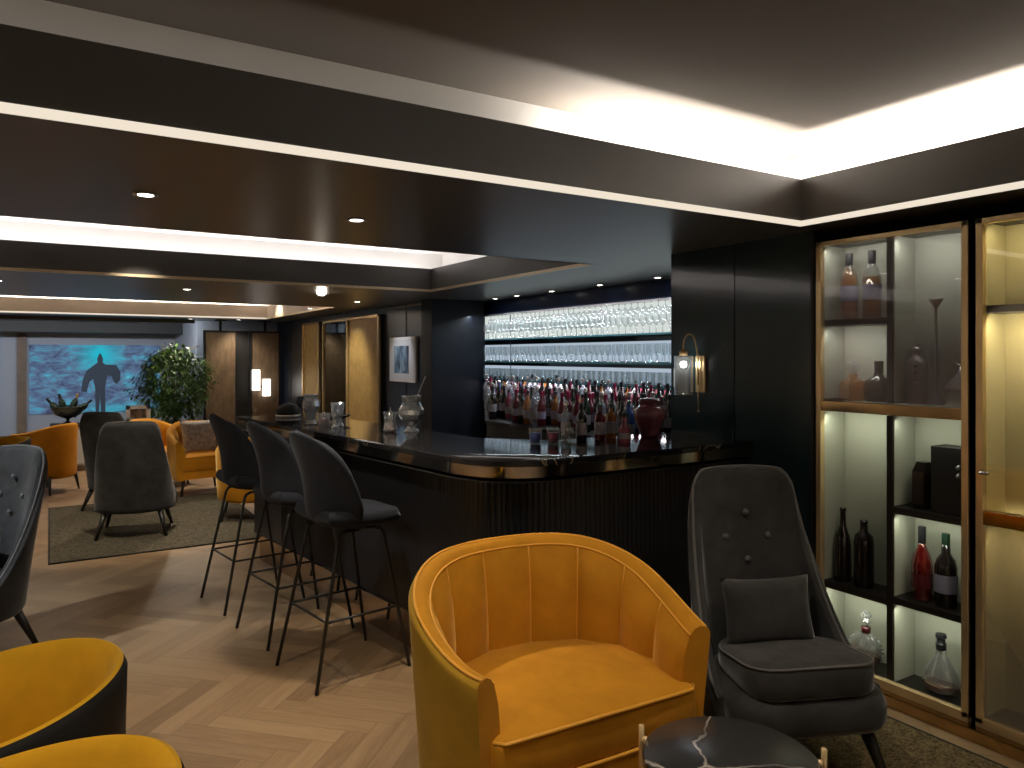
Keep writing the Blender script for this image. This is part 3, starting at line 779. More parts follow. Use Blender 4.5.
order = [3,0,3,5,0,1,3,0,4,2,1,1,6,2,1,7,1,0,0,6,1,0,3,5,1,3,0,2,1,3,0,6]
for row, (xo, z, step, ys, ye) in enumerate(((3.95, 1.001, .084, 3.75, 6.86), (3.86, 1.001, .086, 3.75, 6.72), (3.70, .931, .088, 3.85, 6.42), (3.56, .931, .092, 3.9, 6.16), (3.42, .931, .098, 3.95, 5.94))):
    y = ye; k = row*5
    while y > ys:
        if not (row == 4 and rnd.random() < .2):
            put_bottle(order[k % len(order)], (xo+rnd.uniform(-.006, .006), y+rnd.uniform(-.003, .003), z))
        y -= step; k += 1
# ------------------------------------------------------------------ things standing on the counter
ZC = 1.06
v = thing('ginger_jar', 'round burgundy glazed jar with a lid on the bar end by the wall', 'jar', (2.79, 3.07, ZC))
MB().lathe([(.044,0),(.048,.006),(.062,.05),(.082,.10),(.087,.125),(.082,.145),(.066,.162),(.056,.170)], 28).obj('body', M_burgundy, v, True)
MB().lathe([(.052,.168),(.053,.180),(.060,.186),(.062,.200),(.055,.208),(.030,.213),(.004,.214)], 28).obj('lid', M_burgundy, v, 'auto')
bottle('liquor_bottle', 'small pink bottle standing alone on the bar beside the burgundy jar', 'bottle', (2.50, 2.94, ZC), [(.030,0),(.032,.005),(.032,.065),(.022,.080),(.012,.095),(.011,.135)], M_pinklabel, (.02,.05,.0325,M_white), (.132,.155,.012,M_cork))
RB = [(2.37,3.13,0,'dark bottle with white label at the left of the row on the bar end',M_darkglass,M_white),(2.47,3.10,1,'brown bottle with white label second in the row on the bar end',M_redbottle,M_white),
      (2.56,3.12,2,'amber bottle with white label third in the row on the bar end',M_amberbottle,M_white),(2.655,3.14,0,'black bottle with grey label behind the pink bottle on the bar end',M_darkglass,M_label)]
for x, y, k, lab, mt, lb in RB:
    bottle('liquor_bottle', lab, 'bottle', (x, y, ZC), wine(.195,.029) if k == 0 else spirit(.185,.029), mt, (.03,.095,.0296,lb), (.165,.188 if k else .197,.012,M_cork))
bottle('liquor_bottle', 'tall slim clear bottle at the left end of the bar-end row', 'bottle', (2.27, 3.13, ZC), spirit(.20,.026), M_clearbottle, (.04,.10,.0266,M_white), (.187,.21,.012,M_silver))
for x, y, lab, mt in ((2.155,3.08,'short glass of magenta drink on the bar near the rounded corner',M_magenta),(2.235,3.04,'low clear bowl glass on the bar beside the magenta drink',None),(2.08,3.13,'short blue tinted glass on the bar left of the magenta drink',M_bluebottle)):
    g_ = thing('rocks_glass', lab, 'glass', (x, y, ZC))
    MB().lathe([(.028,0),(.030,.004),(.034,.08)], 16, cap1=False).obj('cup', M_glass, g_, True)
    if mt: MB().lathe([(.025,.006),(.029,.055)], 16).obj('drink', mt, g_, True)
# crystal mixing glass with a bar spoon
mg = thing('mixing_glass', 'cut crystal mixing glass vase with narrow waist on the bar', 'mixing glass', (1.79, 4.0, ZC))
MB().lathe([(.042,0),(.044,.006),(.030,.018),(.020,.034),(.034,.050),(.062,.078),(.074,.105),(.072,.130),(.056,.155),(.049,.175),(.055,.205),(.058,.212)], 14, cap1=False).obj('bowl', M_crystal, mg, False, solid=.004)
MB().lathe([(.018,.036),(.032,.052),(.056,.078),(.066,.105),(.064,.12)], 14).obj('ice', M_clearbottle, mg, False)
o = MB().tube([(-.02,.0,.06),(.036,-.02,.225),(.075,-.035,.325)], [.003,.003,.0035], 6).obj('bar_spoon', M_silver, None, True); tag(o, 'long twisted bar spoon leaning out of the crystal mixing glass', 'spoon', loc=(1.79, 4.0, ZC))
jr = thing('bitters_jar', 'small waisted glass jar with silver top left of the mixing glass', 'jar', (1.68, 4.05, ZC))
MB().lathe([(.030,0),(.040,.006),(.042,.02),(.034,.05),(.036,.09),(.044,.118)], 18, cap1=False).obj('glass_body', M_crystal, jr, True)
MB().lathe([(.036,.006),(.038,.018),(.032,.04)], 18).obj('drink', M_redglass, jr, True)
MB().lathe([(.022,.06),(.014,.075),(.016,.11),(.004,.125),(.003,.145)], 12).obj('strainer', M_silver, jr, True)
# further cluster
gv = thing('crystal_vase', 'cut crystal vase in the far cluster on the bar', 'vase', (1.44, 4.80, ZC))
MB().lathe([(.040,0),(.045,.006),(.026,.03),(.035,.07),(.055,.12),(.05,.155),(.04,.175),(.048,.195)], 14, cap1=False).obj('bowl', M_crystal, gv, False, solid=.004)
MB().lathe([(.022,.032),(.032,.07),(.050,.12),(.046,.14)], 14).obj('ice', M_clearbottle, gv, False)
ch = thing('wine_goblet', 'smoky blue goblet in the far cluster on the bar', 'goblet', (1.47, 5.10, ZC))
MB().lathe([(.036,0),(.036,.003),(.006,.008),(.005,.085),(.030,.100),(.042,.125),(.040,.165)], 16, cap1=False).obj('cup', pbr('smoky_blue_glass', (.05,.07,.10), .1), ch, True)
rd = thing('rocks_glass', 'squat tumbler of red drink on the bar in the far cluster', 'glass', (1.47, 4.62, ZC))
MB().lathe([(.034,0),(.036,.004),(.040,.085)], 16, cap1=False).obj('cup', M_crystal, rd, True)
MB().lathe([(.031,.006),(.035,.052)], 16).obj('drink', M_redglass, rd, True)
for x, y, hh, lab in ((1.49,4.47,.155,'tall slender clear glass right of the red drink on the bar'),(1.56,4.58,.150,'tall slender clear glass behind the other tall glass on the bar')):
    tg = MB().lathe([(.024,0),(.024,.004),(.012,.02),(.016,.06),(.026,hh)], 14, cap1=False).obj('tall_glass', M_crystal, None, True, solid=.002); tag(tg, lab, 'glass', loc=(x, y, ZC))
bo = thing('fruit_bowl', 'low dark boat shaped bowl on the bar beyond the tall glasses', 'bowl', (1.63, 4.86, ZC))
MB().lathe([(.028,0),(.030,.008),(.022,.014),(.055,.022),(.098,.042),(.103,.046),(.092,.042),(.03,.026),(.004,.025)], 24, sy=.55).obj('dish', M_darkglass, bo, True)
for k in range(3):
    o = MB().ball((0,0,0), .016, 10).obj('lime', pbr('lime_peel_%d' % k, (.10,.12,.05), .5), None, True); tag(o, ('dark lime at the left of the low dark bowl','dark lime in the middle of the low dark bowl','dark lime at the right of the low dark bowl')[k], 'fruit', loc=(1.63+(-.035,.0,.035)[k], 4.86+(.004,-.006,.004)[k], ZC+.047))
hm = thing('covered_tray', 'rounded black covered tray at the far end of the bar', 'tray', (1.47, 5.46, ZC))
MB().lathe([(.085,0),(.088,.012),(.086,.02)], 24).obj('tray', M_pewter, hm, True)
MB().lathe([(.082,.02),(.078,.055),(.060,.085),(.030,.100),(.003,.104)], 24).obj('cover', M_black, hm, True)

# ------------------------------------------------------------------ wall sconce
sn = thing('wall_sconce', 'brass wall light with ribbed glass cylinder shade on the dark panel', 'wall light', (3.1, 2.985, 1.40))
box(-.018, -.001, -.037, .030, -.10, .105).obj('backplate', M_brass, sn, False, .003)
pts = [(-.025, 0, -.06), (-.03, .0, .10)]+[(-.045-.003*i, .0+.0325-.0325*math.cos(PI*i/10), .17+.055*math.sin(PI*i/10)) for i in range(0, 11)]+[(-.075, .065, .13)]
MB().tube(pts, .0045, 8).obj('arm', M_brass, sn, True)
MB().lathe([(.012,.10),(.022,.105),(.024,.125),(.010,.140)], 16, (-.075, .065, 0)).obj('lamp_holder', M_brass, sn, True)
pr = []
for i in range(64):
    rr = .050+.0022*math.cos(i*PI); pr.append((-.075+rr*math.cos(2*PI*i/64), .065+rr*math.sin(2*PI*i/64)))
MB().rings([[(x, y, -.113) for x, y in pr], [(x, y, .102) for x, y in pr]], True, False, False).obj('glass_shade', glass('ribbed_shade_glass', (.86,.9,.92), .12, body=.16, bcol=(.6,.65,.68)), sn, True)
for z in (-.113, .102): MB().tube([(-.075+.051*math.cos(2*PI*i/40), .065+.051*math.sin(2*PI*i/40), z) for i in range(40)], .003, 6, True).obj('shade_rim', M_silver, sn, True)
MB().ball((-.075, .065, .055), .018).obj('bulb', M_bulb, sn, True)
MB().tube([(-.03, 0, -.06), (-.03, -.005, -.20)], .0025, 6).obj('pull_cord', M_brass, sn, True)
MB().ball((-.03, -.005, -.205), .007).obj('cord_knob', M_brass, sn, True)

# ------------------------------------------------------------------ display cabinets in the right wall
def cabinet(label, ya, yb, layout, door_cut, backm, zb=.065, zt=2.04):
    t = thing('display_cabinet', label, 'cabinet', (3.1, (ya+yb)/2, 0)); c = (ya+yb)/2
    A, B = ya-c, yb-c; fw = .026
    bxo = MB()
    bxo.box(.19, .21, A, B, zb, zt); bxo.obj('back_panel', backm, t)
    fr = MB(); fr.box(0, .19, A, A+.012, zb, zt); fr.box(0, .19, B-.012, B, zb, zt); fr.box(0, .19, A, B, zt-.012, zt); fr.box(0, .19, A, B, zb, zb+.012)
    fr.obj('carcass', M_cabwood, t)
    for y0_, y1_, z0_, z1_ in layout['div']: box(.02, .19, y0_-c, y1_-c, z0_, z1_).obj('divider', M_cabwood, t)
    for y0_, y1_, z in layout['sh']: box(.02, .19, y0_-c, y1_-c, z-.028, z).obj('shelf', M_cabwood, t)
    f = MB()
    f.box(-.012, .02, A, A+fw, zb, zt).box(-.012, .02, B-fw, B, zb, zt).box(-.012, .02, A, B, zt-.022, zt).box(-.012, .02, A, B, zb-.02, zb+.022)
    f.obj('brass_frame', M_brass, t, False, .002)
    for y0_, y1_, z0_, z1_ in layout['lin']: box(.03, .188, y0_-c, y1_-c, z0_, z1_).obj('side_lining', backm, t)
    if door_cut: box(-.010, .03, A+fw, B-fw, door_cut[0], door_cut[1]).obj('middle_rail', M_darkbrass, t, False, .002)
    return t
c1 = cabinet('brass framed display cabinet left of the pair, with smoked glass upper door', 1.556, 2.245,
    {'lin': [(2.230,2.2328,1.30,1.644),(2.230,2.2328,1.674,2.027),(2.230,2.2328,.44,1.244),(2.230,2.2328,.08,.408),(1.882,1.8848,1.30,2.027),(1.882,1.8848,.848,1.244),(1.882,1.8848,.455,.815),(1.882,1.8848,.08,.42)], 'div': [(1.885,1.912,.07,1.24),(1.885,1.912,1.295,2.03)], 'sh': [(1.912,2.233,1.672),(1.912,2.233,.437),(1.568,1.885,.452),(1.568,1.885,.845)]}, (1.245, 1.292), M_cabback)
dr = box(.004, .008, 1.582-1.9005, 2.219-1.9005, 1.292, 2.018).obj('door_glass', M_smoke, c1)
c2 = cabinet('brass framed display cabinet at the right edge of the picture', .83, 1.527,
    {'lin': [(1.511,1.5145,.08,1.67),(1.511,1.5145,1.702,2.027)], 'div': [], 'sh': [(.842,1.515,1.70)]}, (.845, .90), M_cabback2)
box(.004, .008, .856-1.1785, 1.501-1.1785, .90, 2.018).obj('door_glass', glass('faint_door_glass', (.92,.92,.9), .06), c2)
box(.004, .008, .856-1.1785, 1.501-1.1785, .087, .845).obj('lower_door_glass', glass('frosted_grey_glass', (.62,.60,.57), .05, body=.40, bcol=(.42,.39,.35)), c2)
h_ = MB().tube([(-.012, .32, 1.05), (-.035, .32, 1.05), (-.038, .29, 1.05)], .007, 8).obj('handle', M_silver, c2, True)
# LED strips inside the cells
def cell_light(y0_, y1_, z, e, colr=(.92,.95,.74), x=3.128):
    o = light('AREA', 'cabinet_led', (x, (y0_+y1_)/2, z-.02), e, colr, (0, R(-35), 0), shape='RECTANGLE', size=.02, size_y=(y1_-y0_)*.9); return o
CE = .36
for y0_, y1_, z, e in ((1.915,2.23,2.025,2.2),(1.57,1.885,2.025,2.6),(1.915,2.23,1.64,2.0),(1.915,2.23,1.24,1.5),(1.57,1.885,1.24,.9),(1.57,1.885,.815,1.0),(1.915,2.23,.405,1.3),(1.57,1.885,.42,1.1)):
    cell_light(y0_, y1_, z, e*CE)
for z, e in ((2.025, .8), (1.67, 1.5), (.83, 2.2)): cell_light(.85, 1.51, z, e*2, (1,.88,.55))
# bottles in the cabinet
XB = 3.20
cy = [(2.146,0,'amber cognac bottle filled to the neck on the upper cabinet shelf',.205),(2.031,1,'amber cognac bottle filled to the shoulder on the upper cabinet shelf',.185)]
for y, k, lab, lh in cy:
    pr = [(.038,0),(.040,.006),(.040,.185),(.036,.205),(.018,.245),(.0145,.262),(.0145,.29)]
    lq = ([(.036,.008),(.037,.012),(.037,.185),(.033,.204),(.016,.243)] if k == 0 else [(.036,.008),(.037,.012),(.037,.19)], M_amberglass)
    bottle('cognac_bottle', lab, 'bottle', (XB, y, 1.674), pr, M_glass, (.085,.155,.0405,M_label), (.250,.312,.0165,M_cork), lq)
dq = thing('decanter', 'square amber decanter with cut stopper behind the smoked glass', 'decanter', (XB, 2.126, 1.294), R(20))
MB().lathe([(.060,0),(.062,.006),(.062,.075),(.052,.090),(.020,.105),(.018,.118),(.026,.124)], 4).obj('glass_body', M_amberglass, dq, False)
MB().lathe([(.012,.12),(.030,.150),(.032,.170),(.018,.186)], 6).obj('stopper', M_crystal, dq, False)
dk = thing('decanter', 'round shouldered dark decanter in shadow behind the smoked glass', 'decanter', (XB, 1.998, 1.294))
MB().lathe([(.055,0),(.062,.008),(.064,.07),(.058,.095),(.025,.112),(.020,.13)], 24).obj('glass_body', M_darkglass, dk, True)
MB().lathe([(.019,.125),(.020,.185)], 16).obj('stopper', M_cork, dk, 'auto')
sb = thing('metal_bottle', 'pewter coloured bottle with embossed studs behind the smoked glass', 'bottle', (XB, 1.823, 1.294))
MB().lathe([(.038,0),(.040,.006),(.040,.170),(.034,.192),(.016,.208),(.016,.225),(.019,.230),(.019,.247)], 24).obj('body', M_pewter, sb, True)
for z in (.09, .135, .165): MB().ball((-.036, -.014, z), .008, 8).obj('stud', M_silver, sb, True)
cs = thing('candlestick', 'tall slender brass candlestick with funnel cup behind the smoked glass', 'candlestick', (XB, 1.741, 1.294))
MB().lathe([(.036,0),(.034,.006),(.012,.05),(.007,.085),(.006,.12),(.015,.135),(.007,.15),(.012,.165),(.006,.18),(.005,.40),(.008,.415),(.028,.448),(.029,.452)], 18).obj('stem', M_pewter, cs, True)
ck = thing('funnel_stand', 'small metal funnel on a wire stand beside the candlestick', 'funnel', (XB+.01, 1.645, 1.294))
MB().lathe([(.004,.165),(.012,.14),(.062,.075),(.063,.07)], 20).obj('cone', M_pewter, ck, True)
for k in range(3): MB().tube([(.055*math.cos(2.1*k), .055*math.sin(2.1*k), .072), (.058*math.cos(2.1*k), .058*math.sin(2.1*k), 0)], .003, 6).obj('leg', M_pewter, ck, True)
rgs = MB().tube([(0, .030*math.cos(2*PI*i/24), .20+.030*math.sin(2*PI*i/24)) for i in range(24)], .004, 6, True).obj('ring_handle', M_pewter, ck, True)
bottle('wine_bottle', 'tall dark wine bottle at the left of the lower cabinet shelf', 'bottle', (XB, 2.178, .437), [(.034,0),(.036,.006),(.036,.175),(.030,.215),(.014,.26),(.013,.33),(.015,.335),(.015,.345)], M_darkglass)
bottle('wine_bottle', 'dark broad shouldered bottle beside the tall one on the cabinet shelf', 'bottle', (XB, 2.071, .437), [(.040,0),(.043,.006),(.043,.205),(.038,.235),(.018,.255),(.015,.29),(.017,.295),(.017,.305)], M_darkglass)
bottle('cognac_bottle', 'ruby cognac bottle with long black stopper on the right cabinet shelf', 'bottle', (XB, 1.801, .452), [(.036,0),(.040,.006),(.042,.15),(.036,.185),(.018,.225),(.015,.25)], M_redglass, (.055,.115,.0425,M_redbottle), (.240,.315,.016,M_cork))
bottle('rum_bottle', 'dark rum bottle with grey label on the right cabinet shelf', 'bottle', (XB, 1.700, .452), [(.040,0),(.043,.006),(.043,.165),(.035,.195),(.018,.22),(.015,.295)], M_darkglass, (.06,.135,.0435,M_label), (.225,.305,.0165,M_greenglass))
d1 = thing('decanter', 'round crystal decanter with beaded edge and faceted stopper in the lowest left cell', 'decanter', (XB, 2.061, .078), R(8))
MB().lathe([(.030,0),(.055,.012),(.073,.055),(.070,.10),(.045,.135),(.020,.150),(.018,.175)], 24, sx=.55).obj('glass_body', M_crystal, d1, True)
MB().lathe([(.028,.004),(.052,.014),(.069,.050)], 24, sx=.55).obj('liquid', M_redglass, d1, True)
bd_ = MB()
for k in range(22):
    th = R(-55+290*k/21); bd_.ball((0, .078*math.cos(th), .075+.072*math.sin(th)), .0065, 6)
bd_.obj('beaded_rim', M_crystal, d1, True)
MB().lathe([(.020,.150),(.021,.176)], 16).obj('collar', M_redbottle, d1, True)
MB().lathe([(.010,.176),(.016,.19),(.026,.205),(.016,.215),(.026,.228),(.018,.245),(.004,.252)], 8).obj('stopper', M_crystal, d1, False)
d2 = thing('decanter', 'flask shaped clear decanter with dark stopper in the lowest right cell', 'decanter', (XB, 1.72, .078), R(10))
MB().lathe([(.040,0),(.066,.015),(.076,.045),(.068,.085),(.042,.13),(.022,.165),(.018,.19)], 24, sx=.6).obj('glass_body', M_crystal, d2, True)
MB().lathe([(.038,.004),(.063,.017),(.071,.04)], 24, sx=.6).obj('liquid', M_redglass, d2, True)
MB().lathe([(.020,.185),(.021,.21),(.017,.215),(.017,.232),(.022,.236),(.020,.25),(.008,.253)], 16).obj('stopper', M_cork, d2, 'auto')
bx_ = thing('gift_box', 'black presentation box standing on the upper right cabinet shelf', 'box', (XB, 1.672, .845))
box(-.05, .06, -.075, .065, 0, .28).obj('box_body', M_black, bx_, False, .003)
for z in (.20, .165): MB().ball((-.054, -.052, z), .013, 10).obj('crystal_knob', M_crystal, bx_, True)
fg = thing('glass_ornament', 'dark faceted glass ornament left of the black box in the cabinet', 'ornament', (XB+.01, 1.80, .845), R(30))
MB().lathe([(.045,0),(.052,.02),(.05,.16),(.03,.20)], 6).obj('body', M_darkglass, fg, False)

# ------------------------------------------------------------------ far right wall: brass framed panels, picture
def wall_unit(label, ya, yb, zb, zt, bays):
    t = thing('wall_cabinet', label, 'cabinet', (3.43, (ya+yb)/2, 0)); c = (ya+yb)/2
    box(-.04, 0, ya-c, yb-c, zb, zt).obj('carcass', M_black, t)
    for y0_, y1_, mm, nm in bays: box(-.046, -.03, y0_-c, y1_-c, zb+.03, zt-.03).obj(nm, mm, t)
    f = MB(); f.box(-.07, -.03, ya-c, ya-c+.04, zb, zt).box(-.07, -.03, yb-c-.04, yb-c, zb, zt).box(-.07, -.03, ya-c, yb-c, zt-.03, zt).box(-.07, -.03, ya-c, yb-c, zb, zb+.03)
    f.obj('brass_frame', M_brass, t)
    for y0_, y1_, mm, nm in bays[:-1]: box(-.068, -.03, y0_-c-.03, y0_-c+.02, zb, zt).obj('mullion', M_brass, t)
wall_unit('wide brass framed wall cabinet with gold panel and smoked mirror behind the bar', 8.47, 10.66, .10, 2.01, [(9.62,10.60,M_darkmirror,'mirror_door'),(8.51,9.57,M_goldpanel,'gold_door')])
wall_unit('narrow brass framed gold wall cabinet furthest from the bar', 10.83, 11.68, .10, 2.01, [(10.87,11.64,M_goldpanel,'gold_door')])
pc = thing('picture_frame', 'white framed blue ink drawing hung on the navy panel', 'picture', (3.43, 7.84, 1.47))
box(-.035, 0, -.36, .37, -.26, .25).obj('frame', M_frame, pc, False, .004)
box(-.039, -.035, -.33, .34, -.23, .22).obj('mount', M_paper, pc)
box(-.042, -.039, -.19, .22, -.16, .15).obj('drawing', M_art, pc)

# ------------------------------------------------------------------ far end
def pivot_screen(label, xa, xb, y):
    t = thing('room_divider', label, 'room divider', ((xa+xb)/2, y, 0)); w = (xb-xa)/2
    f = MB(); f.box(-w, -w+.035, -.03, .03, .03, 1.93).box(w-.035, w, -.03, .03, .03, 1.93).box(-w, w, -.03, .03, 1.895, 1.93).box(-w, w, -.03, .03, .03, .07)
    f.obj('black_frame', M_blackmetal, t)
    box(-w+.035, w-.035, -.012, .012, .07, 1.895).obj('panel', M_bronzepanel, t)
    MB().tube([(0, 0, 1.93), (0, 0, 2.09)], .022, 8).obj('ceiling_pivot', M_blackmetal, t, True)
    box(-.09, .09, -.03, .03, 2.085, 2.1).obj('ceiling_plate', M_blackmetal, t)
    MB().tube([(0, 0, 0), (0, 0, .05)], .022, 8).obj('floor_pivot', M_blackmetal, t, True)
    return t
pivot_screen('bronze room divider panel nearest the ficus tree', 2.13, 2.66, 13.0)
pivot_screen('bronze room divider panel with two painted lamp reflections nearest the navy wall', 2.86, 3.37, 13.0)
struct(box(2.66, 2.86, 13.05, 13.10, 0, 1.93).obj('trim_11', M_black))
wl = thing('lamp_reflection', 'pair of added glowing boxes for lamp reflections on the right bronze divider', 'reflection', (3.05, 12.96, .95))  # added emissive boxes and bracket, painting bright reflections on the divider
box(-.12, .15, -.012, .0, .02, .06).obj('bracket', M_blackmetal, wl)
box(-.165, -.045, -.09, -.012, -.02, .33).obj('reflection_box', M_reflglow, wl, False, .005); box(.005, .125, -.09, -.012, -.12, .17).obj('reflection_box', M_reflglow, wl, False, .005)
# projection wall
ps = thing('projection_screen', 'large wall screen showing a blue video of a dark figure', 'screen', (.78, YF-.035, 1.085))
box(-1.10, 1.05, 0, .03, -.63, .63).obj('picture_area', M_screen, ps)
fig = [(-.10,-.62),(-.11,-.15),(-.16,.05),(-.24,-.02),(-.30,-.22),(-.42,-.20),(-.38,.05),(-.30,.22),(-.12,.34),(-.06,.38),(-.065,.46),(-.03,.54),(.0,.58),(.03,.54),(.065,.46),(.06,.38),(.12,.34),(.36,.33),(.46,.18),(.45,.02),(.38,-.06),(.30,-.02),(.26,.10),(.16,.12),(.11,-.15),(.12,-.62),(.02,-.62),(.0,-.25),(-.02,-.62)]
fb_ = MB(); vs = [fb_.b.verts.new((x*.74+.02, -.004, z*.92-.05)) for x, z in fig]; fb_.b.faces.new(vs)
r_ = bmesh.ops.extrude_face_region(fb_.b, geom=fb_.b.faces[:]); bmesh.ops.translate(fb_.b, verts=[g for g in r_['geom'] if isinstance(g, bmesh.types.BMVert)], vec=(0, .003, 0))
bmesh.ops.triangulate(fb_.b, faces=fb_.b.faces[:])
fb_.obj('dark_figure', M_figure, ps)
sd = thing('sideboard', 'low white sideboard with black top under the projection screen', 'sideboard', (.62, 11.45, 0))
box(-.62, .62, -.20, .20, .585, .61).obj('top', M_black, sd, False, .003)
box(-.58, .58, -.17, .17, .07, .585).obj('body', pbr('white_lacquer', (.62,.62,.60), .4), sd)
for s_ in (-1, 0): box(.02+s_*.58, .54+s_*.58+.01, -.185, -.17, .10, .565).obj('door', pbr('white_door', (.60,.60,.58), .4), sd)
box(-.56, .56, -.16, .16, 0, .07).obj('plinth', M_oakpost, sd)
cb = thing('champagne_bowl', 'dark silver champagne bowl on foot on the sideboard', 'bowl', (.20, 11.42, .61))
MB().lathe([(.07,0),(.07,.01),(.02,.03),(.018,.07),(.05,.085),(.15,.13),(.20,.22),(.205,.24)], 24, cap1=False).obj('bowl', M_darkmirror, cb, True, solid=.006)
for k, (dx, dz, lab) in enumerate(((-.17,.20,'champagne bottle tilted far left in the bowl'),(-.07,.24,'champagne bottle left of centre in the bowl'),(.08,.24,'champagne bottle right of centre in the bowl'),(.20,.18,'champagne bottle tilted far right in the bowl'))):
    b_ = bottle('champagne_bottle', lab, 'bottle', (0,0,0), wine(.30,.042), M_greenglass, None, (.24,.303,.0165,M_black if k != 2 else M_brass))
    d = Vector((dx, 0, dz)).normalized(); b_.matrix_world = Matrix.Translation((.20+dx*.25, 11.42+(-1)**k*.02, .72)) @ d.to_track_quat('Z', 'Y').to_matrix().to_4x4()
pf = thing('photo_frame', 'small white frame with dark photo standing on the sideboard', 'photo frame', (1.03, 11.40, .61))
f = MB(); f.box(-.15, -.10, -.02, .02, 0, .22).box(.10, .15, -.02, .02, 0, .22).box(-.15, .15, -.02, .02, .17, .22).box(-.15, .15, -.02, .02, 0, .04); f.obj('frame', M_frame, pf)
box(-.115, .115, .0, .01, .02, .185).obj('photo', M_art2, pf)
# ficus
tr = thing('ficus_tree', 'bushy ficus tree in a grey planter in the far corner beside the screen', 'tree', (1.64, 12.6, 0))
MB().lathe([(.17,0),(.20,.02),(.24,.40),(.25,.42),(.22,.42),(.20,.38),(.004,.38)], 24).obj('planter', M_pot, tr, 'auto')
tk = MB(); tk.tube([(0,0,.36),(.02,.01,.7),(-.02,0,1.1),(.02,0,1.5)], [.03,.026,.02,.01], 8)
for k in range(9):
    th = k*2.4; z = .75+.09*k; tk.tube([(0,0,z),(.25*math.cos(th),.25*math.sin(th),z+.16),(.42*math.cos(th),.42*math.sin(th),z+.20)], [.011,.008,.004], 5)
tk.obj('trunk', M_bark, tr, True)
lf = MB(); rl = random.Random(3)
for k in range(4200):
    th = rl.uniform(0, 2*PI); u = rl.uniform(-1, 1); q = rl.uniform(.35, 1)**.5
    lump = 1+.18*math.sin(3*th+4*u)+.12*math.sin(7*th-3*u)
    s_ = math.sqrt(1-u*u)
    p = Vector((.53*q*s_*math.cos(th)*lump, .5*q*s_*math.sin(th)*lump, 1.08+.60*q*u*(1+.05*math.sin(5*th))))
    if p.z < .45: continue
    d = Vector((p.x, p.y, rl.uniform(-.7, .25))).normalized(); d += Vector((rl.uniform(-.6,.6), rl.uniform(-.6,.6), rl.uniform(-.6,.3))); d.normalize()
    w = d.cross(Vector((0,0,1))).normalized(); l = rl.uniform(.06, .105); nn = w.cross(d)
    a_ = [lf.b.verts.new(p), lf.b.verts.new(p+d*l*.5+w*l*.24+nn*.006), lf.b.verts.new(p+d*l), lf.b.verts.new(p+d*l*.5-w*l*.24+nn*.006)]
    lf.b.faces.new(a_)
lf.obj('foliage', M_leaf, tr, False)

# ------------------------------------------------------------------ downlights
def downlight(loc, label, e, target=None, cone=70, colr=(1,.86,.68), r=.035, blend=.8, soft=.04):
    t = thing('ceiling_downlight', label, 'downlight', loc)
    MB().lathe([(r*.8,.0),(r*1.25,-.003),(r*1.25,.004),(r*.8,.004)], 20, cap0=False, cap1=False).obj('trim_ring', M_pewter, t, True)
    MB().lathe([(r*.8,-.001),(.001,-.0012)], 20).obj('lens', M_down, t, True)
    if e:
        o = light('SPOT', 'downlight_beam', (loc[0], loc[1], loc[2]-.012), e, colr, spot_size=R(cone), spot_blend=blend, shadow_soft_size=soft)
        aim(o, target or (loc[0], loc[1], 0))
ZD = Z1-.004
downlight((1.14, 3.13, ZD), 'ceiling downlight above the nearest bar stool', 85, (1.15, 3.2, 0), 105)
downlight((.30, 3.05, ZD), 'ceiling downlight above the floor beside the bar stools', 45, (1.2, 3.9, .3), 100)
downlight((2.25, 7.15, ZD), 'ceiling downlight near the picture wall', 30, (1.6, 5.0, 1.06), 90)
downlight((1.035, 7.15, ZD), 'ceiling downlight above the far olive rug', 85, (1.0, 7.3, 0), 90)
downlight((-.35, 7.10, ZD), 'ceiling downlight above the left of the far rug', 34, None, 90)
for k, y in enumerate((6.62, 6.2, 5.6, 4.9, 4.2)):
    downlight((3.90, y, ZD), ('alcove downlight nearest the dark column','second alcove downlight from the dark column','middle one of the five alcove downlights','fourth alcove downlight from the dark column','alcove downlight nearest the wall sconce')[k], 9.0, (3.7, y, 0), 100, (.85,.92,1), .028)
# seating lights inside the tray above the camera
ZT = Z2-.004
downlight((1.12, 1.46, ZT), 'tray downlight over the foreground seats', 72, (1.42, 1.8, .4), 80)
downlight((-.55, 1.2, ZT), 'tray downlight over the left barrel chairs', 115, (-.2, 1.8, .5), 75)
downlight((2.05, .45, ZT), 'tray downlight over the grey chair and rug', 34, (2.25, 1.5, .4), 75)
downlight((-1.5, 4.3, ZT), 'added tray downlight over the left grey chair', 260, (-.35, 4.65, .7), 46, (.88,.95,1))  # added to brighten the left grey chair
downlight((.55, 5.7, ZT), 'added tray downlight in front of the far grey chairs', 150, (.6, 7.0, .5), 60)  # added to lift the dark chair backs
downlight((1.55, 4.75, ZT), 'added tray downlight over the bar glassware', 45, (1.62, 4.4, 1.06), 50, (.95,.97,1))  # unseen spot added to make the crystal sparkle
downlight((1.3, 9.9, ZT), 'tray downlight over the golden armchairs', 130, (1.3, 9.0, .4), 95)
downlight((-.2, 10.6, ZT), 'tray downlight over the sideboard', 110, (0, 10.4, .4), 100)
# downlight added to brighten the foliage
downlight((1.9, 12.75, ZD), 'added downlight above the ficus tree', 60, (1.66, 12.6, 1.2), 80)

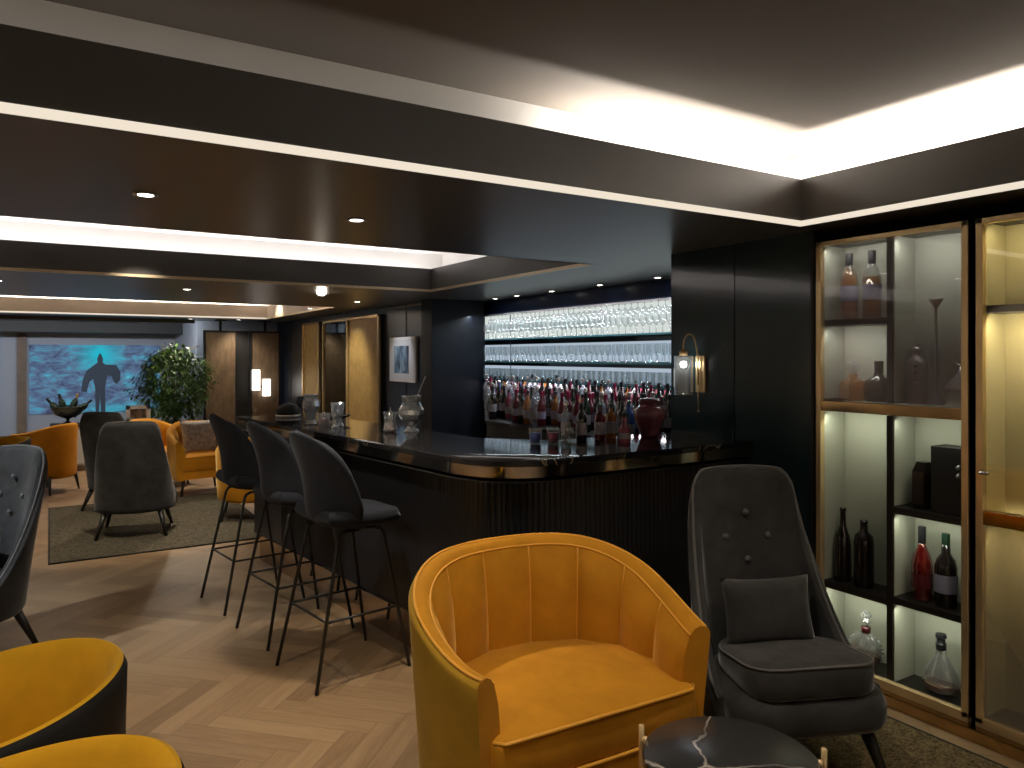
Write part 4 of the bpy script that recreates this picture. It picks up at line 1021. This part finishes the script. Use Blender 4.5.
# ------------------------------------------------------------------ cove LEDs (lie on the hidden ledges, facing up)
def cove(x0, x1, y0, y1, e, colr=(1,.93,.84)):
    light('AREA', 'cove_led', ((x0+x1)/2, (y0+y1)/2, Z1+.085), e, colr, (PI, 0, 0), shape='RECTANGLE', size=abs(x1-x0), size_y=abs(y1-y0))
w = .05
cove(3.03, 3.03+w, -2.8, 2.2, 190)
cove(1.75, 2.95, 2.31, 2.31+w, 34)
cove(-4.5, 1.75, 2.31, 2.31+w, 2.5)
cove(-4.8, 3.0, 6.36, 6.36+w, 30, (1,.95,.94)); cove(3.10, 3.10+w, 4.0, 6.2, 5, (1,.95,.94))
cove(-4.8, 2.9, 12.31, 12.31+w, 90, (1,.9,.8)); cove(3.06, 3.06+w, 9.0, 12.1, 14, (1,.9,.8)); cove(-4.8, 2.9, 8.74-w, 8.74, 110, (1,.9,.8))
light('AREA', 'shelf_led', (3.93, 5.4, 1.25), 4, (1,.90,.95), (0, R(12), 0), shape='RECTANGLE', size=.02, size_y=3.0)
downlight((2.75, 9.2, ZD), 'added downlight in front of the gold wall cabinet', 45, (3.43, 9.3, 1.1), 80)  # added to brighten the gold panels
downlight((2.75, 11.4, Z2-.004), 'added tray downlight near the narrow gold wall cabinet', 40, (3.43, 11.5, 1.1), 80)  # second spot added for the gold panels
downlight((2.85, 7.8, ZD), 'added downlight in front of the blue ink drawing', 22, (3.43, 7.84, 1.4), 60, (.95,.95,1))  # added because the drawing was too dim
downlight((2.6, 12.6, ZD), 'added downlight in front of the bronze dividers', 50, (2.7, 13.0, 1.0), 100)  # added to brighten the bronze panels
for k, x in enumerate((-3.5, -1.8, -.1, 1.6)):  # unseen spots added behind the camera as soft frontal fill
    downlight((x, -2.3, Z2-.004), ('added fill downlight at the left of the back wall','second added fill downlight on the back wall','third added fill downlight on the back wall','added fill downlight at the right of the back wall')[k], 140, (x, -3.0, 1.5), 100)
for k, (y, z) in enumerate(((1.2, Z2), (3.0, Z1), (5.0, Z2), (7.5, Z1))):  # unseen spots added so the bar flutes pick up highlights
    downlight((-4.55, y, z-.004), ('first added fill downlight along the left wall','second added fill downlight along the left wall','third added fill downlight along the left wall','fourth added fill downlight along the left wall')[k], 150, (-5.0, y, 1.0), 100)
# bar back shelf LED
light('AREA', 'back_bar_led', (3.80, 5.4, 1.93), 16, (.85,.93,1), (0, R(-10), 0), shape='RECTANGLE', size=.03, size_y=3.2)
struct(box(-4.6, 2.0, 13.02, 13.10, 2.04, Z1).obj('ceiling_added_channel', M_fascia))  # made-up housing for the added wall fill
light('AREA', 'added_wall_fill', (-1.2, 13.12, 2.07), 75, (.80,.88,1), (R(62), 0, 0), shape='RECTANGLE', size=6.2, size_y=.05)  # area light added to brighten the wall around the screen

# ------------------------------------------------------------------ world, colour
wd = bpy.data.worlds.new('world'); sc.world = wd; wd.use_nodes = True
wd.node_tree.nodes['Background'].inputs[0].default_value = (.5,.55,.65,1); wd.node_tree.nodes['Background'].inputs[1].default_value = .02
sc.view_settings.view_transform = 'Standard'; sc.view_settings.look = 'None'; sc.view_settings.gamma = 1; sc.view_settings.use_curve_mapping = False
sc.view_settings.exposure = 0.0
sc.cycles.use_denoising = True
sc.cycles.max_bounces = 10; sc.cycles.transparent_max_bounces = 24; sc.cycles.sample_clamp_indirect = 4.0
sc.cycles.caustics_reflective = False; sc.cycles.caustics_refractive = False
